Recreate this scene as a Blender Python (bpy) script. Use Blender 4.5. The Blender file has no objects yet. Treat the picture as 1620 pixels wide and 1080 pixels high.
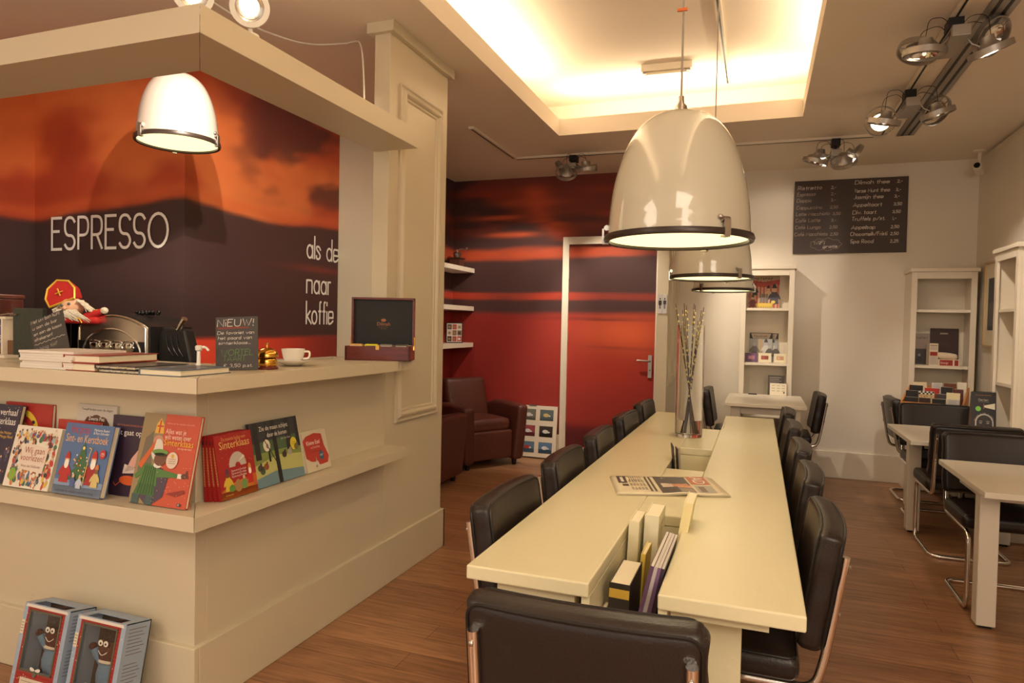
import bpy, math, random
import numpy as np
from mathutils import Vector, Matrix
PI = math.pi
R = random.Random(7)
C = bpy.context.scene.collection
sc = bpy.context.scene

# ------------------------------------------------------------ camera, world, exposure
cam = bpy.data.objects.new('camera', bpy.data.cameras.new('camera'))
C.objects.link(cam)
cam.data.sensor_width = 36
cam.data.lens = 23.7487
cam.data.clip_start = 0.05
cam.matrix_world = Matrix(((0.939078, -0.028228, 0.342542, 0), (0.343075, 0.016782, -0.939158, 0), (0.020762, 0.999461, 0.025444, 1.3), (0, 0, 0, 1)))
sc.camera = cam
sc.view_settings.view_transform = 'Standard'
sc.view_settings.look = 'None'
sc.view_settings.gamma = 1.0
sc.view_settings.use_curve_mapping = False
sc.view_settings.exposure = -0.08
w = bpy.data.worlds.new('world'); sc.world = w; w.use_nodes = True
bg = w.node_tree.nodes['Background']
bg.inputs['Color'].default_value = (1.0, 0.87, 0.73, 1)
bg.inputs['Strength'].default_value = 1.0

def add_light(name, kind, loc, energy, color, target=None, size=0.2, size_y=None, spot=None, blend=0.5):
    L = bpy.data.lights.new(name, kind); L.energy = energy; L.color = color
    if kind == 'AREA':
        L.shape = 'RECTANGLE'; L.size = size; L.size_y = size_y or size
    elif kind == 'SPOT':
        L.spot_size = math.radians(spot); L.spot_blend = blend; L.shadow_soft_size = size
    else:
        L.shadow_soft_size = size
    o = bpy.data.objects.new(name, L); C.objects.link(o); o.location = loc
    if target is not None:
        d = Vector(target) - Vector(loc)
        o.rotation_euler = d.to_track_quat('-Z', 'Y').to_euler()
    return o
WARM = (1.0, 0.74, 0.47)
LEDC = (1.0, 0.85, 0.60)
# cove strips under the raised part of the ceiling, pointing up
def cove(x, y, sx, sy, e, rx=0, ry=0):
    o = add_light('cove_light', 'AREA', (x, y, 2.90), e, LEDC, None, sx, sy); o.rotation_euler = (PI + rx, ry, 0)
cove(-1.60, 2.35, 0.05, 4.9, 34)
cove(0.37, 2.35, 0.05, 4.9, 34)
cove(-0.6, 5.14, 1.8, 0.05, 15)
# unseen fill lights added behind the camera to even out the room
for x, y, e in ((-2.6, -0.9, 30), (0.5, -0.9, 34), (1.2, -2.0, 30)):
    add_light('fill_area_light', 'AREA', (x, y, 2.72), e, (1, 0.87, 0.70), (x, y, 0), 1.2, 1.2)
for x, y, z, e in ((1.05, -0.7, 1.9, 60), (-2.4, -1.1, 1.9, 34)):  # added point fills without fixtures, lifting the ceiling and right side
    add_light('fill_point_light', 'POINT', (x, y, z), e, (1, 0.87, 0.70), None, 0.22)

# ------------------------------------------------------------ materials
def lin(c):
    return tuple((v / 12.92 if v <= 0.04045 else ((v + 0.055) / 1.055) ** 2.4) for v in (k / 255 for k in c))
MATS = {}
def mat(name, rgb, rough=0.5, metal=0.0, bump=0.0, bscale=40, emis=0.0, coat=0.0, var=0.0, stretch=(1, 1, 1), ior=1.45, trans=0.0):
    if name in MATS: return MATS[name]
    m = bpy.data.materials.new(name); m.use_nodes = True; MATS[name] = m
    nt = m.node_tree; b = nt.nodes['Principled BSDF']
    col = (*lin(rgb), 1)
    b.inputs['Base Color'].default_value = col
    b.inputs['Roughness'].default_value = rough
    b.inputs['Metallic'].default_value = metal
    b.inputs['IOR'].default_value = ior
    b.inputs['Coat Weight'].default_value = coat
    b.inputs['Transmission Weight'].default_value = trans
    if emis:
        b.inputs['Emission Color'].default_value = col
        b.inputs['Emission Strength'].default_value = emis
    if bump or var:
        tc = nt.nodes.new('ShaderNodeTexCoord'); mp = nt.nodes.new('ShaderNodeMapping')
        mp.inputs['Scale'].default_value = stretch
        nt.links.new(tc.outputs['Object'], mp.inputs['Vector'])
        n = nt.nodes.new('ShaderNodeTexNoise'); n.inputs['Scale'].default_value = bscale
        n.inputs['Detail'].default_value = 4
        nt.links.new(mp.outputs[0], n.inputs['Vector'])
        if bump:
            bp = nt.nodes.new('ShaderNodeBump'); bp.inputs['Strength'].default_value = bump
            bp.inputs['Distance'].default_value = 0.01
            nt.links.new(n.outputs['Fac'], bp.inputs['Height'])
            nt.links.new(bp.outputs[0], b.inputs['Normal'])
        if var:
            mx = nt.nodes.new('ShaderNodeMix'); mx.data_type = 'RGBA'
            mx.inputs['A'].default_value = tuple(v * (1 - var) for v in col[:3]) + (1,)
            mx.inputs['B'].default_value = tuple(min(1, v * (1 + var)) for v in col[:3]) + (1,)
            nt.links.new(n.outputs['Fac'], mx.inputs['Factor'])
            nt.links.new(mx.outputs['Result'], b.inputs['Base Color'])
    return m
def attr_mat(name, rough=0.5, coat=0.0, spec=0.5):
    m = bpy.data.materials.new(name); m.use_nodes = True; MATS[name] = m
    nt = m.node_tree; b = nt.nodes['Principled BSDF']
    a = nt.nodes.new('ShaderNodeAttribute'); a.attribute_name = 'Col'
    nt.links.new(a.outputs['Color'], b.inputs['Base Color'])
    b.inputs['Roughness'].default_value = rough; b.inputs['Coat Weight'].default_value = coat
    b.inputs['Specular IOR Level'].default_value = spec
    return m
PRINT = attr_mat('printed_paper', 0.45)
CHALK = attr_mat('chalk', 0.9, 0, 0.2)
MURAL = attr_mat('mural_print', 0.62, 0, 0.35)
WALL = mat('wall_paint', (230, 220, 204), 0.75, bump=0.03, bscale=60)
CEIL = mat('ceiling_paint', (232, 218, 200), 0.8, bump=0.03, bscale=50)
LACQ = mat('cream_lacquer', (203, 190, 164), 0.32, bump=0.015, bscale=30)
TRIM = mat('trim_paint', (230, 218, 198), 0.4)
TABLE = mat('table_paint', (220, 210, 174), 0.25, bump=0.10, bscale=9, stretch=(6, 1, 6))
DESK = mat('white_table', (218, 207, 190), 0.35)
LEATHER = mat('black_leather', (37, 28, 25), 0.36, bump=0.12, bscale=170)
BROWNL = mat('brown_leather', (84, 42, 32), 0.45, bump=0.3, bscale=60, var=0.25)
PIPING = mat('black_piping', (22, 18, 17), 0.4)
CHROME = mat('chrome', (236, 232, 226), 0.12, 1.0)
STEEL = mat('brushed_steel', (180, 172, 165), 0.3, 1.0)
GREYM = mat('grey_metal', (165, 158, 150), 0.4, 0.7)
BLACKP = mat('black_plastic', (24, 22, 22), 0.4)
BLACKG = mat('black_gloss', (16, 15, 15), 0.15)
WHITEP = mat('white_plastic', (232, 226, 214), 0.35)
ENAMEL = mat('enamel', (190, 183, 165), 0.08, coat=0.6)
PINKEN = mat('enamel_white', (196, 182, 172), 0.2, coat=0.4)
PAPER = mat('paper', (226, 214, 186), 0.7)
SLATE = mat('slate', (66, 60, 56), 0.55, var=0.25, bscale=6)
def film_mat():
    m = bpy.data.materials.new('clear_film'); m.use_nodes = True; nt = m.node_tree; nt.nodes.clear()
    o = nt.nodes.new('ShaderNodeOutputMaterial'); mx = nt.nodes.new('ShaderNodeMixShader'); t = nt.nodes.new('ShaderNodeBsdfTransparent')
    g = nt.nodes.new('ShaderNodeBsdfGlossy'); g.inputs['Roughness'].default_value = 0.05
    t.inputs['Color'].default_value = (.96, .96, .95, 1); mx.inputs['Fac'].default_value = 0.05
    nt.links.new(t.outputs[0], mx.inputs[1]); nt.links.new(g.outputs[0], mx.inputs[2]); nt.links.new(mx.outputs[0], o.inputs[0]); return m
FILM = film_mat()
GLASSM = mat('clear_glass', (250, 250, 248), 0.0, trans=1.0, ior=1.45)
BRASS = mat('brass', (226, 170, 78), 0.15, 1.0)
CERAMIC = mat('ceramic', (236, 230, 218), 0.15, coat=0.4)
MAHOG = mat('mahogany', (98, 36, 28), 0.25, coat=0.4, var=0.35, bscale=8, stretch=(1, 6, 10))
PINE = mat('pine', (196, 128, 62), 0.45, var=0.2, bscale=8, stretch=(2, 2, 14))
RED = mat('red_felt', (176, 32, 28), 0.8)
LAMPGLOW = mat('lamp_glass', (255, 240, 176), 0.4, emis=1.7)
BULB = mat('bulb_glow', (255, 238, 200), 0.3, emis=14.0)

def floor_mat():
    m = bpy.data.materials.new('wood_floor'); m.use_nodes = True; nt = m.node_tree; b = nt.nodes['Principled BSDF']
    tc = nt.nodes.new('ShaderNodeTexCoord')
    br = nt.nodes.new('ShaderNodeTexBrick'); br.inputs['Scale'].default_value = 1
    br.inputs['Brick Width'].default_value = 1.25; br.inputs['Row Height'].default_value = 0.13
    br.inputs['Mortar Size'].default_value = 0.0012; br.inputs['Mortar Smooth'].default_value = 0.3
    br.inputs['Color1'].default_value = (*lin((156, 112, 80)), 1); br.inputs['Color2'].default_value = (*lin((180, 134, 98)), 1)
    br.inputs['Mortar'].default_value = (*lin((70, 42, 28)), 1); br.offset = 0.37; br.inputs['Bias'].default_value = -0.1
    nt.links.new(tc.outputs['Object'], br.inputs['Vector'])
    mp = nt.nodes.new('ShaderNodeMapping'); mp.inputs['Scale'].default_value = (1.6, 22, 1)
    nt.links.new(tc.outputs['Object'], mp.inputs['Vector'])
    n = nt.nodes.new('ShaderNodeTexNoise'); n.inputs['Scale'].default_value = 1.9; n.inputs['Detail'].default_value = 10
    n.inputs['Distortion'].default_value = 0.6; n.inputs['Roughness'].default_value = 0.65
    nt.links.new(mp.outputs[0], n.inputs['Vector'])
    cr = nt.nodes.new('ShaderNodeValToRGB'); cr.color_ramp.elements[0].position = 0.3; cr.color_ramp.elements[1].position = 0.72
    cr.color_ramp.elements[0].color = (0.45, 0.40, 0.37, 1); cr.color_ramp.elements[1].color = (1.2, 1.18, 1.15, 1)
    nt.links.new(n.outputs['Fac'], cr.inputs['Fac'])
    mx = nt.nodes.new('ShaderNodeMix'); mx.data_type = 'RGBA'; mx.blend_type = 'MULTIPLY'; mx.inputs['Factor'].default_value = 1
    nt.links.new(br.outputs['Color'], mx.inputs['A']); nt.links.new(cr.outputs['Color'], mx.inputs['B'])
    nt.links.new(mx.outputs['Result'], b.inputs['Base Color'])
    b.inputs['Roughness'].default_value = 0.36
    bp = nt.nodes.new('ShaderNodeBump'); bp.inputs['Strength'].default_value = 0.12; bp.inputs['Distance'].default_value = 0.004
    nt.links.new(n.outputs['Fac'], bp.inputs['Height']); nt.links.new(bp.outputs[0], b.inputs['Normal'])
    return m
FLOOR = floor_mat()

# ------------------------------------------------------------ mesh helpers
class MB:
    def __init__(s): s.v = []; s.f = []; s.sm = []; s.mi = []; s.cur = 0; s.mats = []
    def use(s, m):
        if m not in s.mats: s.mats.append(m)
        s.cur = s.mats.index(m); return s
    def add(s, vs, fs, smooth=False):
        o = len(s.v); s.v += [tuple(p) for p in vs]
        for f in fs: s.f.append(tuple(i + o for i in f)); s.sm.append(smooth); s.mi.append(s.cur)
        return s
    def box(s, x0, x1, y0, y1, z0, z1, M=None):
        vs = [(x, y, z) for x in (x0, x1) for y in (y0, y1) for z in (z0, z1)]
        if M is not None: vs = [M @ Vector(p) for p in vs]
        return s.add(vs, [(0, 1, 3, 2), (4, 6, 7, 5), (0, 4, 5, 1), (2, 3, 7, 6), (0, 2, 6, 4), (1, 5, 7, 3)])
    def hexa(s, b, t):  # four bottom and four top corners, counter-clockwise from above
        return s.add(list(b) + list(t), [(3, 2, 1, 0), (4, 5, 6, 7), (0, 1, 5, 4), (1, 2, 6, 5), (2, 3, 7, 6), (3, 0, 4, 7)])
    def prism(s, poly, y0, y1, axis='y'):
        n = len(poly)
        def P(p, d): return {'y': (p[0], d, p[1]), 'x': (d, p[0], p[1]), 'z': (p[0], p[1], d)}[axis]
        vs = [P(p, y0) for p in poly] + [P(p, y1) for p in poly]
        return s.add(vs, [tuple(range(n)), tuple(range(2 * n - 1, n - 1, -1))] + [(i, (i + 1) % n + 0, (i + 1) % n + n, i + n)[::-1] for i in range(n)])
    def lathe(s, prof, c=(0, 0, 0), n=32, smooth=True, M=None):
        vs = []
        for r, z in prof:
            for k in range(n):
                a = 2 * PI * k / n; p = Vector((r * math.cos(a), r * math.sin(a), z))
                if M is not None: p = M @ p
                vs.append((p.x + c[0], p.y + c[1], p.z + c[2]))
        fs = [(i * n + k, i * n + (k + 1) % n, (i + 1) * n + (k + 1) % n, (i + 1) * n + k) for i in range(len(prof) - 1) for k in range(n)]
        return s.add(vs, fs, smooth)
    def disc(s, c, r, n=24, up=1, M=None, ry=None):
        vs = []
        for k in range(n):
            a = 2 * PI * k / n; p = Vector((r * math.cos(a), (ry or r) * math.sin(a), 0))
            if M is not None: p = M @ p
            vs.append((p.x + c[0], p.y + c[1], p.z + c[2]))
        return s.add(vs, [tuple(range(n)) if up > 0 else tuple(range(n - 1, -1, -1))])
    def tube(s, pts, r, n=8, closed=False, rs=None):
        P = [Vector(p) for p in pts]; m = len(P); vs = []; prev = None
        for i in range(m):
            if closed: t = P[(i + 1) % m] - P[i - 1]
            else: t = P[min(i + 1, m - 1)] - P[max(i - 1, 0)]
            t.normalize()
            if prev is None:
                u = t.cross(Vector((0, 0, 1)));
                if u.length < 0.1: u = t.cross(Vector((1, 0, 0)))
            else: u = prev - t * prev.dot(t)
            u.normalize(); prev = u; b = t.cross(u); rr = rs[i] if rs else r
            for k in range(n):
                a = 2 * PI * k / n; vs.append(P[i] + (u * math.cos(a) + b * math.sin(a)) * rr)
        fs = []
        for i in range(m if closed else m - 1):
            j = (i + 1) % m
            fs += [(i * n + k, i * n + (k + 1) % n, j * n + (k + 1) % n, j * n + k) for k in range(n)]
        s.add(vs, fs, True)
        if not closed:
            o = len(s.v) - m * n
            s.f += [tuple(o + k for k in range(n - 1, -1, -1)), tuple(o + (m - 1) * n + k for k in range(n))]
            s.sm += [False, False]; s.mi += [s.cur, s.cur]
        return s
    def ball(s, c, rx, ry=None, rz=None, n=14, M=None):
        ry = ry or rx; rz = rz or rx; m = n // 2 + 1; vs = []
        for i in range(m):
            t = PI * i / (m - 1)
            for k in range(n):
                a = 2 * PI * k / n
                p = Vector((rx * math.sin(t) * math.cos(a), ry * math.sin(t) * math.sin(a), -rz * math.cos(t)))
                if M is not None: p = M @ p
                vs.append((p.x + c[0], p.y + c[1], p.z + c[2]))
        fs = [(i * n + k, i * n + (k + 1) % n, (i + 1) * n + (k + 1) % n, (i + 1) * n + k) for i in range(m - 1) for k in range(n)]
        return s.add(vs, fs, True)
    def cushion(s, cx, cy, cz, w, d, h, r, puff=0.0, n=8, M=None, wr=0.0):
        """rounded block; puff swells the faces, wr wrinkles the sides"""
        hx, hy, hz = w / 2, d / 2, h / 2; vs = []; fs = []; idx = {}
        def vert(p):
            k = (round(p[0], 5), round(p[1], 5), round(p[2], 5))
            if k not in idx:
                q = Vector((p[0] * hx, p[1] * hy, p[2] * hz))
                i = Vector((max(-hx + r, min(hx - r, q.x)), max(-hy + r, min(hy - r, q.y)), max(-hz + r, min(hz - r, q.z))))
                dd = q - i
                if dd.length > 1e-9: q = i + dd.normalized() * r
                f = (1 - p[0] ** 4) * (1 - p[1] ** 4) * (1 - p[2] ** 4)
                q.z += puff * p[2] * (1 - p[0] ** 2) * (1 - p[1] ** 2) * (h < d) ; q.y += puff * p[1] * (1 - p[0] ** 2) * (1 - p[2] ** 2) * (d <= h)
                if wr:
                    e = wr * math.sin(p[2] * 21 + p[0] * 3) * (abs(p[0]) > 0.98)
                    q.x += e
                if M is not None: q = M @ q
                idx[k] = len(vs); vs.append((q.x + cx, q.y + cy, q.z + cz))
            return idx[k]
        g = [-1 + 2 * i / n for i in range(n + 1)]
        # crowd the samples to the edges so the roundings are smooth
        def warp(t, hh):
            return t
        ax = {}
        for a, hh in ((0, hx), (1, hy), (2, hz)):
            e = min(0.95, r / hh); L = [-1, -1 + e * 0.3, -1 + e * 0.65, -1 + e] + [(-1 + e) + (2 - 2 * e) * k / (n) for k in range(1, n)] + [1 - e, 1 - e * 0.65, 1 - e * 0.3, 1]
            ax[a] = L
        for a in range(3):
            b, c = (a + 1) % 3, (a + 2) % 3
            for sgn in (-1, 1):
                for i in range(len(ax[b]) - 1):
                    for j in range(len(ax[c]) - 1):
                        q = []
                        for (u, v) in ((ax[b][i], ax[c][j]), (ax[b][i + 1], ax[c][j]), (ax[b][i + 1], ax[c][j + 1]), (ax[b][i], ax[c][j + 1])):
                            p = [0, 0, 0]; p[a] = sgn; p[b] = u; p[c] = v; q.append(vert(p))
                        if len(set(q)) > 2: fs.append(tuple(q if sgn > 0 else q[::-1]))
        return s.add(vs, fs, True)
    def build(s, name, m=None, parent=None, loc=None, rot=None, bevel=0.0):
        me = bpy.data.meshes.new(name); me.from_pydata(s.v, [], s.f)
        for mm in (s.mats or [m]): me.materials.append(mm)
        me.polygons.foreach_set('use_smooth', s.sm)
        if s.mats: me.polygons.foreach_set('material_index', s.mi)
        me.update()
        if any(s.sm): me.set_sharp_from_angle(angle=0.75)
        o = bpy.data.objects.new(name, me); C.objects.link(o)
        if parent is not None: o.parent = parent
        if loc: o.location = loc
        if rot: o.rotation_euler = rot
        if bevel:
            bv = o.modifiers.new('bevel', 'BEVEL'); bv.width = bevel; bv.segments = 2; bv.limit_method = 'ANGLE'; bv.angle_limit = 0.6
            bv.harden_normals = False
        return o
def B(*a): return MB().box(*a)
def tag(o, label, cat, group=None, kind=None):
    if label: o['label'] = label
    if cat: o['category'] = cat
    if group: o['group'] = group
    if kind: o['kind'] = kind
    return o
def thing(name, label, cat, loc=(0, 0, 0), rz=0.0, group=None):
    o = bpy.data.objects.new(name, None); C.objects.link(o); o.empty_display_size = 0.05
    o.location = loc; o.rotation_euler = (0, 0, rz)
    return tag(o, label, cat, group)
def struct(mb, name, m, parent=None, label=None, bevel=0.0):
    o = mb.build(name, m, parent, bevel=bevel); o['kind'] = 'structure'
    if label: o['label'] = label
    return o
KIDS = {}
def dup(root, loc, rz, label=None, group=None, rot=None):
    r = root.copy(); C.objects.link(r); r.location = loc; r.rotation_euler = rot or (0, 0, rz)
    if label: r['label'] = label
    if group: r['group'] = group
    for ch in list(root.children):
        c = ch.copy(); C.objects.link(c); c.parent = r
        for g in list(ch.children):
            d = g.copy(); C.objects.link(d); d.parent = c
    return r
def rrect(w, h, r, n=5):
    out = []
    for cx, cy, a0 in ((w / 2 - r, h / 2 - r, 0), (-w / 2 + r, h / 2 - r, PI / 2), (-w / 2 + r, -h / 2 + r, PI), (w / 2 - r, -h / 2 + r, 1.5 * PI)):
        for k in range(n + 1):
            a = a0 + PI / 2 * k / n; out.append((cx + r * math.cos(a), cy + r * math.sin(a)))
    return out
def bend(pts, r, n=5):
    P = [Vector(p) for p in pts]; out = [P[0]]
    for i in range(1, len(P) - 1):
        a = (P[i - 1] - P[i]); b = (P[i + 1] - P[i]); rr = min(r, a.length * 0.49, b.length * 0.49)
        a = P[i] + a.normalized() * rr; b = P[i] + b.normalized() * rr
        for k in range(n + 1):
            t = k / n; out.append(a * (1 - t) ** 2 + P[i] * 2 * t * (1 - t) + b * t * t)
    out.append(P[-1]); return out

# ------------------------------------------------------------ lettering and flat printed artwork
O_ = '@2 2 2 2'
GL = {'A': (6, '02 39 62', '14 54'), 'B': (5, '02 09', '~09 39 58 56 36 06', '~06 36 56 53 32 02'), 'C': (5, '~58 39 19 07 04 12 32 53'),
 'D': (6, '02 09', '~09 39 68 63 32 02'), 'E': (4, '49 09 02 42', '06 36'), 'F': (4, '49 09 02', '06 36'), 'G': (6, '~58 39 19 07 04 12 42 53 55 35'),
 'H': (5, '09 02', '59 52', '06 56'), 'I': (0, '09 02'), 'J': (3, '~39 33 22 02'), 'K': (5, '09 02', '59 05', '16 52'), 'L': (4, '09 02 42'),
 'M': (6, '02 09 34 69 62'), 'N': (5, '02 09 52 59'), 'O': (7, '@3.5 3.5 3.5 3.5'), 'P': (4, '02 09', '~09 39 48 46 35 05'),
 'R': (4, '02 09', '~09 39 48 46 35 05', '25 42'), 'S': (4, '~48 39 19 08 06 15 35 44 43 32 12 03'), 'T': (4, '09 49', '29 22'),
 'U': (5, '~09 04 12 42 54 59'), 'V': (4, '09 22 49'), 'W': (7, '09 22 38 52 79'), 'Z': (4, '09 49 02 42'),
 'a': (4, O_, '46 42'), 'b': (4, '09 02', O_), 'c': (4, '~45 26 06 04 02 22 43'), 'd': (4, O_, '49 42'), 'e': (4, '04 44', '~44 46 26 06 04 02 22 43'),
 'f': (2, '~29 19 17 12', '06 26'), 'g': (4, O_, '~46 41 20 01'), 'h': (4, '09 02', '~04 06 26 46 44 42'), 'i': (0, '06 02', '08 09'),
 'j': (1, '~16 11 00', '18 19'), 'k': (3, '09 02', '36 04', '14 42'), 'l': (0, '09 02'), 'm': (6, '06 02', '~04 06 26 36 34 32', '~34 36 56 66 64 62'),
 'n': (4, '06 02', '~04 06 26 46 44 42'), 'o': (4, O_), 'p': (4, '06 00', O_), 'r': (2, '06 02', '~04 06 26'), 's': (3, '~35 26 06 05 24 33 22 02 03'),
 't': (2, '~18 14 12 22', '06 26'), 'u': (4, '~06 04 02 22 42 44 46', '44 42'), 'v': (4, '06 22 46'), 'w': (6, '06 12 36 52 66'), 'x': (4, '06 42', '46 02'),
 'y': (4, '06 22', '46 10'), 'z': (4, '06 46 02 42'), '0': (4, '@2 3.5 2 3.5'), '1': (1, '07 19 12'), '2': (4, '~08 29 48 46 24 02', '02 42'),
 '3': (4, '~08 29 48 46 25', '~25 45 43 22 03'), '5': (4, '49 09 06', '~06 26 46 43 22 03'), '7': (4, '09 49 12'), ',': (1, '13 01'), '.': (0, '02 03'), '-': (3, '05 35'),
 '/': (4, '02 49'), '!': (0, '09 05', '03 02'), '?': (3, '~08 29 38 26 14', '13 12'), '€': (5, '~58 39 19 07 04 12 32 53', '06 36', '05 35'), "'": (0, '09 08'), ' ': (2,)}
def strokes(txt, x, y, size, sx=1.0, gap=1.6, ang=0.0, slant=0.0, jit=0.0):
    """single-line lettering; size is the capital height"""
    u = size / 7.0; out = []; px = 0.0; ca, sa = math.cos(ang), math.sin(ang)
    for ch in txt:
        g = GL.get(ch, GL.get(ch.lower(), GL[' '])); dy = R.uniform(-jit, jit); dr = R.uniform(-jit, jit) * 0.06
        for st in g[1:]:
            if st[0] == '@':
                cx, cy, rx, ry = map(float, st[1:].split()); p = [(cx + rx * math.cos(2 * PI * q / 20), cy + ry * math.sin(2 * PI * q / 20)) for q in range(21)]; sm = False
            else: sm = st[0] == '~'; p = [(int(q[0]), int(q[1]) - 2) for q in st.lstrip('~').split()]
            if sm:
                for _ in range(2):
                    cl = p[0] == p[-1]; q = [] if cl else [p[0]]
                    for a, b in zip(p[:-1], p[1:]):
                        q += [(a[0] * .75 + b[0] * .25, a[1] * .75 + b[1] * .25), (a[0] * .25 + b[0] * .75, a[1] * .25 + b[1] * .75)]
                    q.append(q[0] if cl else p[-1]); p = q
            o = []
            for a, b in p:
                X = (px + a * sx + b * (slant + dr)) * u; Y = (b + dy) * u
                o.append((x + X * ca - Y * sa, y + X * sa + Y * ca))
            out.append(o)
        px += g[0] * sx + gap
    return out, px * u
TXT = {}
def font_polys(s):
    if s not in TXT:
        cu = bpy.data.curves.new('t', 'FONT'); cu.body = s; cu.resolution_u = 2; cu.size = 1.0
        ob = bpy.data.objects.new('t', cu); C.objects.link(ob)
        me = bpy.data.meshes.new_from_object(ob.evaluated_get(bpy.context.evaluated_depsgraph_get()))
        vs = [(v.co.x, v.co.y) for v in me.vertices]; fs = [tuple(p.vertices) for p in me.polygons]
        bpy.data.objects.remove(ob); bpy.data.curves.remove(cu); bpy.data.meshes.remove(me)
        TXT[s] = (vs, fs, max([v[0] for v in vs] or [1]))
    return TXT[s]
class Art:
    """flat printed shapes on the x-z plane facing -y, each layer a hair in front of the last"""
    def __init__(s, step=0.00035): s.v = []; s.f = []; s.c = []; s.z = 1; s.step = step
    def L(s): s.z += 1; return s
    def _add(s, p, fs, col):
        o = len(s.v); s.v += [(a, -s.z * s.step, b) for a, b in p]
        for f in fs: s.f.append(tuple(i + o for i in f)); s.c.append((*lin(tuple(k * .9 + q * .1 for k, q in zip(col, (120, 104, 90)))), 1))
        return s
    def poly(s, p, col): return s._add(p, [tuple(range(len(p)))], col)
    def rect(s, x0, y0, x1, y1, col): return s.poly([(x0, y0), (x1, y0), (x1, y1), (x0, y1)], col)
    def ell(s, cx, cy, rx, ry, col, n=18, ang=0):
        ca, sa = math.cos(ang), math.sin(ang)
        return s.poly([(cx + rx * math.cos(t) * ca - ry * math.sin(t) * sa, cy + rx * math.cos(t) * sa + ry * math.sin(t) * ca) for t in (2 * PI * k / n for k in range(n))], col)
    def line(s, p, wd, col):
        p = [q for i, q in enumerate(p) if i == 0 or math.hypot(q[0] - p[i - 1][0], q[1] - p[i - 1][1]) > 1e-6]
        if len(p) < 2: return s
        cl = len(p) > 3 and math.hypot(p[0][0] - p[-1][0], p[0][1] - p[-1][1]) < 1e-5; n = len(p); V = []; h = wd / 2
        for i in range(n):
            a = p[i - 1] if i else (p[-2] if cl else p[0]); c = p[i + 1] if i < n - 1 else (p[1] if cl else p[-1])
            def nrm(q, r):
                L = math.hypot(r[0] - q[0], r[1] - q[1]); return (-(r[1] - q[1]) / L, (r[0] - q[0]) / L) if L > 1e-9 else None
            n1 = nrm(a, p[i]); n2 = nrm(p[i], c); n1 = n1 or n2; n2 = n2 or n1
            mx, my = n1[0] + n2[0], n1[1] + n2[1]; L2 = mx * mx + my * my
            k = min(2 / L2, 1.3) if L2 > 1e-6 else 0.7
            ex = ey = 0
            if not cl and i in (0, n - 1):
                sg = -1 if i == 0 else 1; ex, ey = n1[1] * h * .6 * sg, -n1[0] * h * .6 * sg
            V.append((p[i][0] + mx * k * h + ex, p[i][1] + my * k * h + ey)); V.append((p[i][0] - mx * k * h + ex, p[i][1] - my * k * h + ey))
        s.nl = (getattr(s, 'nl', 0) + 1) % 4; z = s.z; s.z = z + s.nl * 0.2
        s._add(V, [(2 * i, 2 * i + 1, 2 * i + 3, 2 * i + 2) for i in range(n - 1)], col); s.z = z
        return s
    def hand(s, txt, x, y, size, col, wd=None, width=None, **k):
        st, W = strokes(txt, 0, 0, size, **k)
        if width: k['sx'] = 1; st, W = strokes(txt, 0, 0, size, **k); f = width / W
        else: f = 1
        for p in st: s.line([(x + a * f, y + b) for a, b in p], wd or size * 0.09, col)
        return s
    def type(s, txt, x, y, size, col, width=None, align='l', ang=0.0):
        vs, fs, W = font_polys(txt); k = size * 1.4; kx = (width / W) if width else k
        ox = {'l': 0, 'c': -W * kx / 2, 'r': -W * kx}[align]; ca, sa = math.cos(ang), math.sin(ang)
        return s._add([(x + (a * kx + ox) * ca - b * k * sa, y + (a * kx + ox) * sa + b * k * ca) for a, b in vs], fs, col)
    def build(s, name, parent, m=PRINT, loc=None, rot=None):
        me = bpy.data.meshes.new(name); me.from_pydata(s.v, [], s.f)
        me.materials.append(m); at = me.color_attributes.new('Col', 'FLOAT_COLOR', 'CORNER'); buf = []
        for f, c in zip(s.f, s.c): buf += list(c) * len(f)
        at.data.foreach_set('color', buf); me.update()
        o = bpy.data.objects.new(name, me); C.objects.link(o); o.parent = parent
        if loc: o.location = loc
        if rot: o.rotation_euler = rot
        return o
# ------------------------------------------------------------ the room
RZ = 1.12                      # counter height
CH = 2.748                     # ceiling height
struct(B(-4.3, 1.85, -3.2, 7.0, -0.1, 0.0), 'floor', FLOOR)
cb = MB()                      # ceiling slab around the raised opening
HX0, HX1, HY0, HY1 = -1.477, 0.240, -0.30, 5.0
cb.box(-4.3, HX0, -3.2, 7.0, CH, CH + 0.124).box(HX1, 1.85, -3.2, 7.0, CH, CH + 0.124)
cb.box(HX0, HX1, -3.2, HY0, CH, CH + 0.124).box(HX0, HX1, HY1, 7.0, CH, CH + 0.124)
struct(cb, 'ceiling', CEIL)
cu = MB()                      # raised part with the light trough
UX0, UX1, UY0, UY1, UZ = -1.80, 0.56, -0.6, 5.53, 3.15
cu.box(UX0 - .05, UX1 + .05, UY0 - .05, UY1 + .05, UZ, UZ + .06)
cu.box(UX0 - .05, UX0, UY0, UY1, CH + .12, UZ).box(UX1, UX1 + .05, UY0, UY1, CH + .12, UZ)
cu.box(UX0, UX1, UY0 - .05, UY0, CH + .12, UZ).box(UX0, UX1, UY1, UY1 + .05, CH + .12, UZ)
struct(cu, 'ceiling', CEIL)
struct(B(-0.80, 1.85, 6.60, 6.72, 0, CH), 'wall_back', WALL)
struct(B(1.68, 1.80, -3.2, 6.60, 0, CH), 'wall_right', WALL)
struct(B(-3.07, -2.97, 2.87, 6.45, 0, CH), 'wall_left', WALL)
struct(B(-2.97, -1.80, 6.33, 6.45, 0, CH).box(-1.80, -0.80, 6.33, 6.45, 2.15, CH), 'wall_alcove', WALL)
struct(B(-4.25, -3.07, 2.87, 2.97, 0, CH), 'wall_bar', WALL)
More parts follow.
